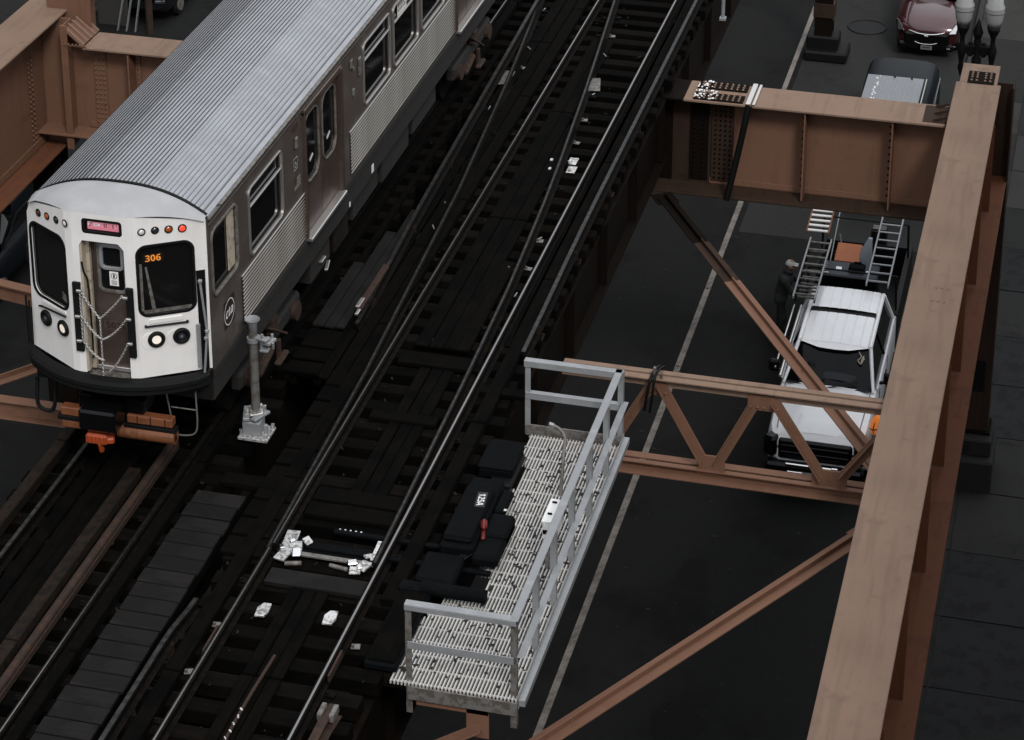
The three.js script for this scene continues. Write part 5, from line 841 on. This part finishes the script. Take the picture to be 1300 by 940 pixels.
// maroon car
{
  const c = thing('suv', 'dark red suv with chrome grille bars facing the camera at the top of the street', 'car', [4.12, 0, -36.8]);
  part('body', loft([bodyRing(.02, .62, .42, .8, .05), bodyRing(-.12, .78, .34, .92, .07), bodyRing(-.5, .86, .28, 1.02, .09), bodyRing(-1.3, .88, .28, 1.12, .10), bodyRing(-1.6, .88, .28, 1.12, .02), bodyRing(-4.4, .86, .3, 1.12, .02)], .8), carRed, c);
  part('greenhouse', loft([bodyRing(-1.35, .72, 1.0, 1.13, .02), bodyRing(-2.1, .66, 1.0, 1.6, .05), bodyRing(-3.8, .64, 1.0, 1.62, .05), bodyRing(-4.3, .66, 1.0, 1.2, .02)], .5), M.glass, c);
  part('roof', loft([bodyRing(-2.2, .62, 1.58, 1.66, .03), bodyRing(-3.8, .6, 1.58, 1.67, .03)].map(r => r), .5), carRed, c);
  part('hood_line', [rod([-.55, 1.09, -1.3], [-.25, .985, -.3], .008)], M.chrome, c);
  part('grille', [bx(1.2, .36, .14, 0, .58, -.0, .05), bx(1.5, .22, .3, 0, .36, -.1, .06)], M.blackGloss, c);
  part('grille_bar', [tube([[-.5, .80, .0], [-.25, .75, .07], [0, .735, .09], [.25, .75, .07], [.5, .80, .0]], .018, 6, 24), tube([[-.44, .56, .02], [-.2, .47, .08], [0, .455, .09], [.2, .47, .08], [.44, .56, .02]], .014, 6, 24), bx(.12, .05, .03, 0, .69, .1, .01)], M.chrome, c);
  for (const s of [-1, 1]) { const h = part('headlamp', place(ext(poly([[-.12, -.14], [.1, -.1], [.16, .16], [.06, .14]].map(([a, b]) => [a * s, b])), .05, .01), s * .68, .86, -.1, -.25, s * .5), M.blackGloss, c);
    part('lens', [place(ext(poly([[-.1, -.1], [.09, -.08], [.15, .2], [.07, .15]].map(([a, b]) => [a * s, b])), .02), s * .68, .87, -.02, -.4, s * .5)], M.chrome, h); }
  part('fog_lamp', [bx(.1, .04, .03, .6, .36, .06, .01), bx(.1, .03, .03, .74, .42, .0, .01)], M.galvDull, c);
  printed('licence_plate', .3, .12, (x, w, h) => { x.fillStyle = '#6d6b68'; x.fillRect(0, 0, w, h); x.fillStyle = '#3a3a3c'; x.fillRect(w * .14, h * .3, w * .72, h * .4); }, c, [.02, .36, .09], [0, 0, 0], 64);
  part('wiper', [rod([-.5, 1.17, -1.38], [.1, 1.2, -1.5], .012)], M.black, c);
  wheelSet(c, [-.76, .76], [-.9, -3.5], .34);
}
// dark van with the ribbed roof panel
{
  const c = thing('van', 'dark van with a silver ribbed roof panel standing behind the cross girder', 'van', [3.95, 0, -29.3]);
  part('body', loft([bodyRing(1.9, .8, .45, .95, .06), bodyRing(1.2, .88, .35, 1.05, .08), bodyRing(.6, .9, .32, 1.1, .06), bodyRing(-3.5, .9, .32, 1.15, .03), bodyRing(-3.75, .86, .4, 1.1, .02)], .5), carDark, c);
  part('cab', loft([bodyRing(.5, .84, 1.05, 1.15, .02), bodyRing(-.2, .82, 1.05, 1.68, .04, .1), bodyRing(-1.6, .86, 1.05, 1.72, .05, .1), bodyRing(-3.1, .87, 1.05, 1.72, .05, .12), bodyRing(-3.55, .84, 1.05, 1.56, .05, .16), bodyRing(-3.72, .8, 1.05, 1.3, .03, .1)], .9), carDark, c);
  part('windscreen', quadSheet([-.74, 1.16, .47], [.74, 1.16, .47], [-.68, 1.66, -.18], [.68, 1.66, -.18]), M.glass, c);
  for (const s of [-1, 1]) { part('side_glass', quadSheet([s * .872, 1.16, .2], [s * .885, 1.16, -3.2], [s * .80, 1.6, -.2], [s * .83, 1.6, -3.0]), M.glass, c); part('trim_strip', bar([s * .9, 1.16, .4], [s * .88, 1.2, -3.5], .02, .03, .006), M.galv, c); }
  const rp = part('roof_panel', span(-.78, .60, 1.775, 1.80, -1.95, .1, .01), mat({ rgb: [.24, .25, .265], metalness: .4, roughness: .45 }), c);
  part('rib', [...Array(9)].map((_, k) => bx(.018, .016, 1.9, -.5 + k * .12, 1.806, -.95, .006)), M.alu, rp);
  part('notch', [bx(.05, .03, .1, -.12, 1.81, -1.9, .005), bx(.05, .03, .1, .3, 1.81, -1.9, .005)], M.black, rp);
  const dr = []; const q = rng(5); for (let k = 0; k < 26; k++) dr.push(ball(.015 + .02 * q(), -.55 + .08 * q(), 1.803, -1.9 + 1.9 * q(), 1, .3, 1.5, 6, 4)); stuff(part('droppings', dr, M.pad, rp));
  part('roof_rail', bx(.035, .03, 2.05, .66, 1.80, -.92, .01), M.alu, c);
  wheelSet(c, [-.8, .8], [1.0, -2.6], .36);
}
// dark car on the far left, and a dim one beside the train
function plainCar(label, x, z, m, L = 4.6) {
  const c = thing('parked_car', label, 'car', [x, 0, z]);
  part('body', loft([bodyRing(0, .7, .45, .78, .06), bodyRing(-.2, .85, .32, .88, .08), bodyRing(-1.4, .9, .28, 1.0, .08), bodyRing(-L + .5, .9, .28, 1.05, .05), bodyRing(-L, .78, .4, .95, .04)], .7), m, c);
  part('greenhouse', loft([bodyRing(-1.2, .76, .9, 1.0, .02), bodyRing(-2.0, .68, .9, 1.46, .05), bodyRing(-3.3, .66, .9, 1.48, .05), bodyRing(-4.2, .7, .9, 1.06, .02)], .5), M.glass, c);
  part('roof', loft([bodyRing(-2.05, .64, 1.44, 1.5, .03), bodyRing(-3.3, .62, 1.44, 1.52, .03)], .5), m, c);
  for (const s of [-1, 1]) part('headlamp', bx(.3, .12, .1, s * .62, .68, -.02, .03, 0, s * .4), M.lensSmoke, c);
  part('window_trim', [rod([.78, 1.02, -1.3], [.72, 1.5, -2.1], .014), rod([.72, 1.5, -2.1], [.7, 1.52, -3.3], .014), rod([.9, 1.02, -1.3], [.9, 1.05, -4.0], .012)], M.black, c);
  wheelSet(c, [-.8, .8], [-.9, -3.6], .33); return c;
}
plainCar('black car at the top left edge of the street behind the train roof', -17.3, -33.9, carBlack);
plainCar('dim dark car in the shade at the left edge beside the cab of the train', -15.0, -17.4, carDark);
{ const s = thing('street_barrier', 'grey barrier of three leaning slats far down beside the upper left girder', 'barrier', [-17.75, 0, -33.1]);
  part('panel', bx(.9, 1.5, .08, -.2, .75, -.5, .02), M.concretePale, s);
  for (const k of [0, 1, 2]) part('slat', bar([.05 + k * .26, 0, -.2], [.42 + k * .22, 1.7, -.2], .1, .03), M.galv, s);
  const p = thing('street_post', 'rust brown post beside the black car at the top left', 'post', [-16.75, 0, -33.3]); part('post', cyl(.09, .1, 2.6, 0, 1.3, 0, 12), M.rust, p); part('cap', ball(.1, 0, 2.6, 0), M.black, p); }
// far column of the elevated structure
{ const c = thing('bridge_column', 'dark riveted column with a stepped base at the top beside the lane line', 'bridge column', [1.42, 0, -36.4]);
  part('base', [bx(1.15, .3, .95, .12, .15, .1, .05), bx(.85, .4, .7, 0, .45, 0, .04)], M.black, c);
  part('shaft', [span(-.24, .24, .6, 9, -.2, -.17, .004), span(-.24, .24, .6, 9, .17, .2, .004), span(-.02, .02, .6, 9, -.17, .17, .004)], M.paintDark, c);
  part('band', bx(.56, .4, .46, 0, 1.35, 0, .01), M.paintDarkBrown, c); part('edge_strip', bx(.02, 3, .03, .26, 2.6, .2, .004), M.galvDull, c); }
// twin globe street lamp
{ const l = thing('street_lamp', 'black ornate street lamp post with two white globes on the sidewalk', 'street lamp', [5.95, .12, -27.8]); l.scale.set(.92, 1.035, .92);
  part('post', lathe([[.0, 0], [.34, 0], [.34, .35], [.26, .5], [.2, .95], [.14, 1.1], [.095, 1.3], [.08, 3.5], [.12, 3.55], [.12, 3.7], [.07, 3.75], [.07, 4.0], [.1, 4.1], [.03, 4.3], [.0, 4.5]], 0, 0, 0, 16), M.black, l);
  part('finial', [lathe([[0, 4.15], [.1, 4.2], [.13, 4.32], [.06, 4.5], [0, 4.66]], 0, 0, 0, 12)], M.black, l);
  for (const s of [-1, 1]) {
    const a = part('arm', [bx(.42, .16, .1, s * .2, 3.95, 0, .04), bx(.3, .3, .08, s * .16, 3.9, 0, .05, 0, 0, .785), lathe([[0, 3.2], [.03, 3.3], [.08, 3.45], [.05, 3.55], [.09, 3.75], [.12, 3.9], [.06, 4.05], [.06, 4.2], [.15, 4.38], [.17, 4.5], [0, 4.5]], s * .375, 0, 0, 14)], M.black, l);
    part('globe', [lathe([[0, 4.48], [.15, 4.5], [.2, 4.62], [.235, 4.82], [.23, 4.9], [.24, 4.92], [.24, 4.97], [.21, 5.0], [.19, 5.14], [.12, 5.24], [.1, 5.3], [.12, 5.36], [.07, 5.44], [.0, 5.5]], s * .375, 0, 0, 20)], mat({ rgb: [.40, .40, .39], roughness: .35, clearcoat: .4 }), a);
    part('globe_band', place(boxUV(new THREE.TorusGeometry(.238, .012, 6, 24)), s * .375, 4.84, 0, Math.PI / 2), M.galvDull, a);
  } }
// worker beside the pickup
{
  const P = thing('person', 'person in dark work clothes and a pale cap leaning towards the pickup bed', 'person', [2.62, 0, -20.95]);
  const J = { hipL: [-.02, .92, .11], hipR: [-.02, .92, -.11], kneeL: [.06, .5, .13], kneeR: [-.04, .5, -.14], ankL: [.0, .09, .14], ankR: [-.1, .09, -.15], toeL: [.17, .05, .15], toeR: [.07, .05, -.16], pel: [-.02, .98, 0], waist: [.01, 1.12, 0], chest: [.07, 1.36, 0], neck: [.12, 1.52, 0], chin: [.15, 1.6, 0],
    shL: [.06, 1.43, .2], shR: [.06, 1.43, -.2], elL: [.24, 1.2, .26], elR: [.26, 1.24, -.26], wrL: [.46, 1.3, .18], wrR: [.46, 1.34, -.16] };
  const bones = [['hipL', 'kneeL', .1, .068], ['hipR', 'kneeR', .1, .068], ['kneeL', 'ankL', .072, .048], ['kneeR', 'ankR', .072, .048], ['ankL', 'toeL', .05, .042], ['ankR', 'toeR', .05, .042], ['hipL', 'hipR', .12, .12], ['pel', 'waist', .14, .135], ['waist', 'chest', .14, .15], ['chest', 'neck', .14, .065], ['neck', 'chin', .06, .058], ['shL', 'shR', .085, .085], ['shL', 'elL', .066, .05], ['shR', 'elR', .066, .05], ['elL', 'wrL', .05, .034], ['elR', 'wrR', .05, .034]];
  const field = (res, c, half, list, k, m) => {
    const mc = new MarchingCubes(res, m, false, false, 300000); mc.isolation = 0;
    const L = list.map(([a, b, r0, r1]) => ({ a, d: [b[0] - a[0], b[1] - a[1], b[2] - a[2]], r0, r1 })).map(o => ({ ...o, q: o.d[0] ** 2 + o.d[1] ** 2 + o.d[2] ** 2 || 1e-9 }));
    for (let z = 0; z < res; z++) for (let y = 0; y < res; y++) for (let x = 0; x < res; x++) {
      const p = [c[0] + (x / res * 2 - 1) * half, c[1] + (y / res * 2 - 1) * half, c[2] + (z / res * 2 - 1) * half]; let s = 0;
      for (const o of L) { const e = [p[0] - o.a[0], p[1] - o.a[1], p[2] - o.a[2]], t = clamp((e[0] * o.d[0] + e[1] * o.d[1] + e[2] * o.d[2]) / o.q); const dx = e[0] - o.d[0] * t, dy = e[1] - o.d[1] * t, dz = e[2] - o.d[2] * t; s += Math.exp(-k * (Math.sqrt(dx * dx + dy * dy + dz * dz) - (o.r0 + (o.r1 - o.r0) * t))); }
      mc.field[x + y * res + z * res * res] = Math.log(s) / k;
    }
    mc.update(); const g = new THREE.BufferGeometry(), n = mc.count, ps = mc.positionArray.slice(0, n * 3);
    for (let i = 0; i < n; i++) { ps[i * 3] = c[0] + ps[i * 3] * half; ps[i * 3 + 1] = c[1] + ps[i * 3 + 1] * half; ps[i * 3 + 2] = c[2] + ps[i * 3 + 2] * half; }
    g.setAttribute('position', new THREE.BufferAttribute(ps, 3)); g.setAttribute('normal', new THREE.BufferAttribute(mc.normalArray.slice(0, n * 3), 3)); g.computeVertexNormals();
    return boxUV(g);
  };
  const skin = mat({ rgb: [.16, .085, .055], roughness: .6 }), cloth = mat({ map: tex(128, i => C3(.019, .0195, .020, .7 + .6 * nB[(i * 4) % (N * N)]), .5), roughness: .95 });
  const hands = []; for (const s of [1, -1]) { const w = s > 0 ? J.wrL : J.wrR; hands.push([w, [w[0] + .07, w[1] - .01, w[2]], .032, .036]);
    for (let f = 0; f < 4; f++) { const zz = w[2] + (f - 1.5) * .021, l = [.075, .088, .082, .066][f]; hands.push([[w[0] + .08, w[1] - .005, zz], [w[0] + .08 + l * .55, w[1] - .02, zz], .0095, .009], [[w[0] + .08 + l * .55, w[1] - .02, zz], [w[0] + .08 + l * .85, w[1] - .06, zz], .009, .008]); }
    hands.push([[w[0] + .03, w[1], w[2] - s * .03], [w[0] + .09, w[1] - .03, w[2] - s * .058], .011, .009]); }
  const head = [[[.16, 1.68, 0], [.15, 1.73, 0], .088, .094], [[.17, 1.63, 0], [.2, 1.62, 0], .062, .05], [[.25, 1.67, 0], [.262, 1.655, 0], .013, .017], [[.16, 1.67, .088], [.155, 1.69, .09], .02, .024], [[.16, 1.67, -.088], [.155, 1.69, -.09], .02, .024]];
  const body = field(92, [.1, .9, 0], .95, [...bones.map(([a, b, r0, r1]) => [J[a], J[b], r0, r1])], 38, cloth);
  part('body', body, cloth, P);
  for (const s of [1, -1]) { const w = s > 0 ? J.wrL : J.wrR; part('hand', field(56, [w[0] + .07, w[1] - .02, w[2]], .12, hands.slice(s > 0 ? 0 : 10, s > 0 ? 10 : 20), 130, skin), mat({ rgb: [.05, .048, .045], roughness: .8 }), P); }
  const hd = part('head', field(60, [.17, 1.68, 0], .2, head, 55, skin), skin, P);
  part('eyes', [ball(.011, .243, 1.692, .033), ball(.011, .243, 1.692, -.033), bx(.01, .008, .05, .246, 1.622, 0, .003)], M.black, hd);
  part('hood', [ball(.12, .1, 1.6, 0, .8, .6, 1.1), place(boxUV(new THREE.TorusGeometry(.095, .04, 8, 20)), .12, 1.55, 0, 1.3)], cloth, P);
  part('cap', [place(boxUV(new THREE.SphereGeometry(.108, 18, 8, 0, 6.2832, 0, 1.45)), .145, 1.715, 0), bx(.1, .012, .15, .27, 1.725, 0, .005, 0, 0, -.12)], mat({ rgb: [.30, .30, .29], roughness: .8 }), P);
  part('sole', [bx(.28, .035, .11, .07, .0175, .145, .015), bx(.28, .035, .11, -.03, .0175, -.155, .015)], M.black, P);
}
renderer.render(scene, camera);
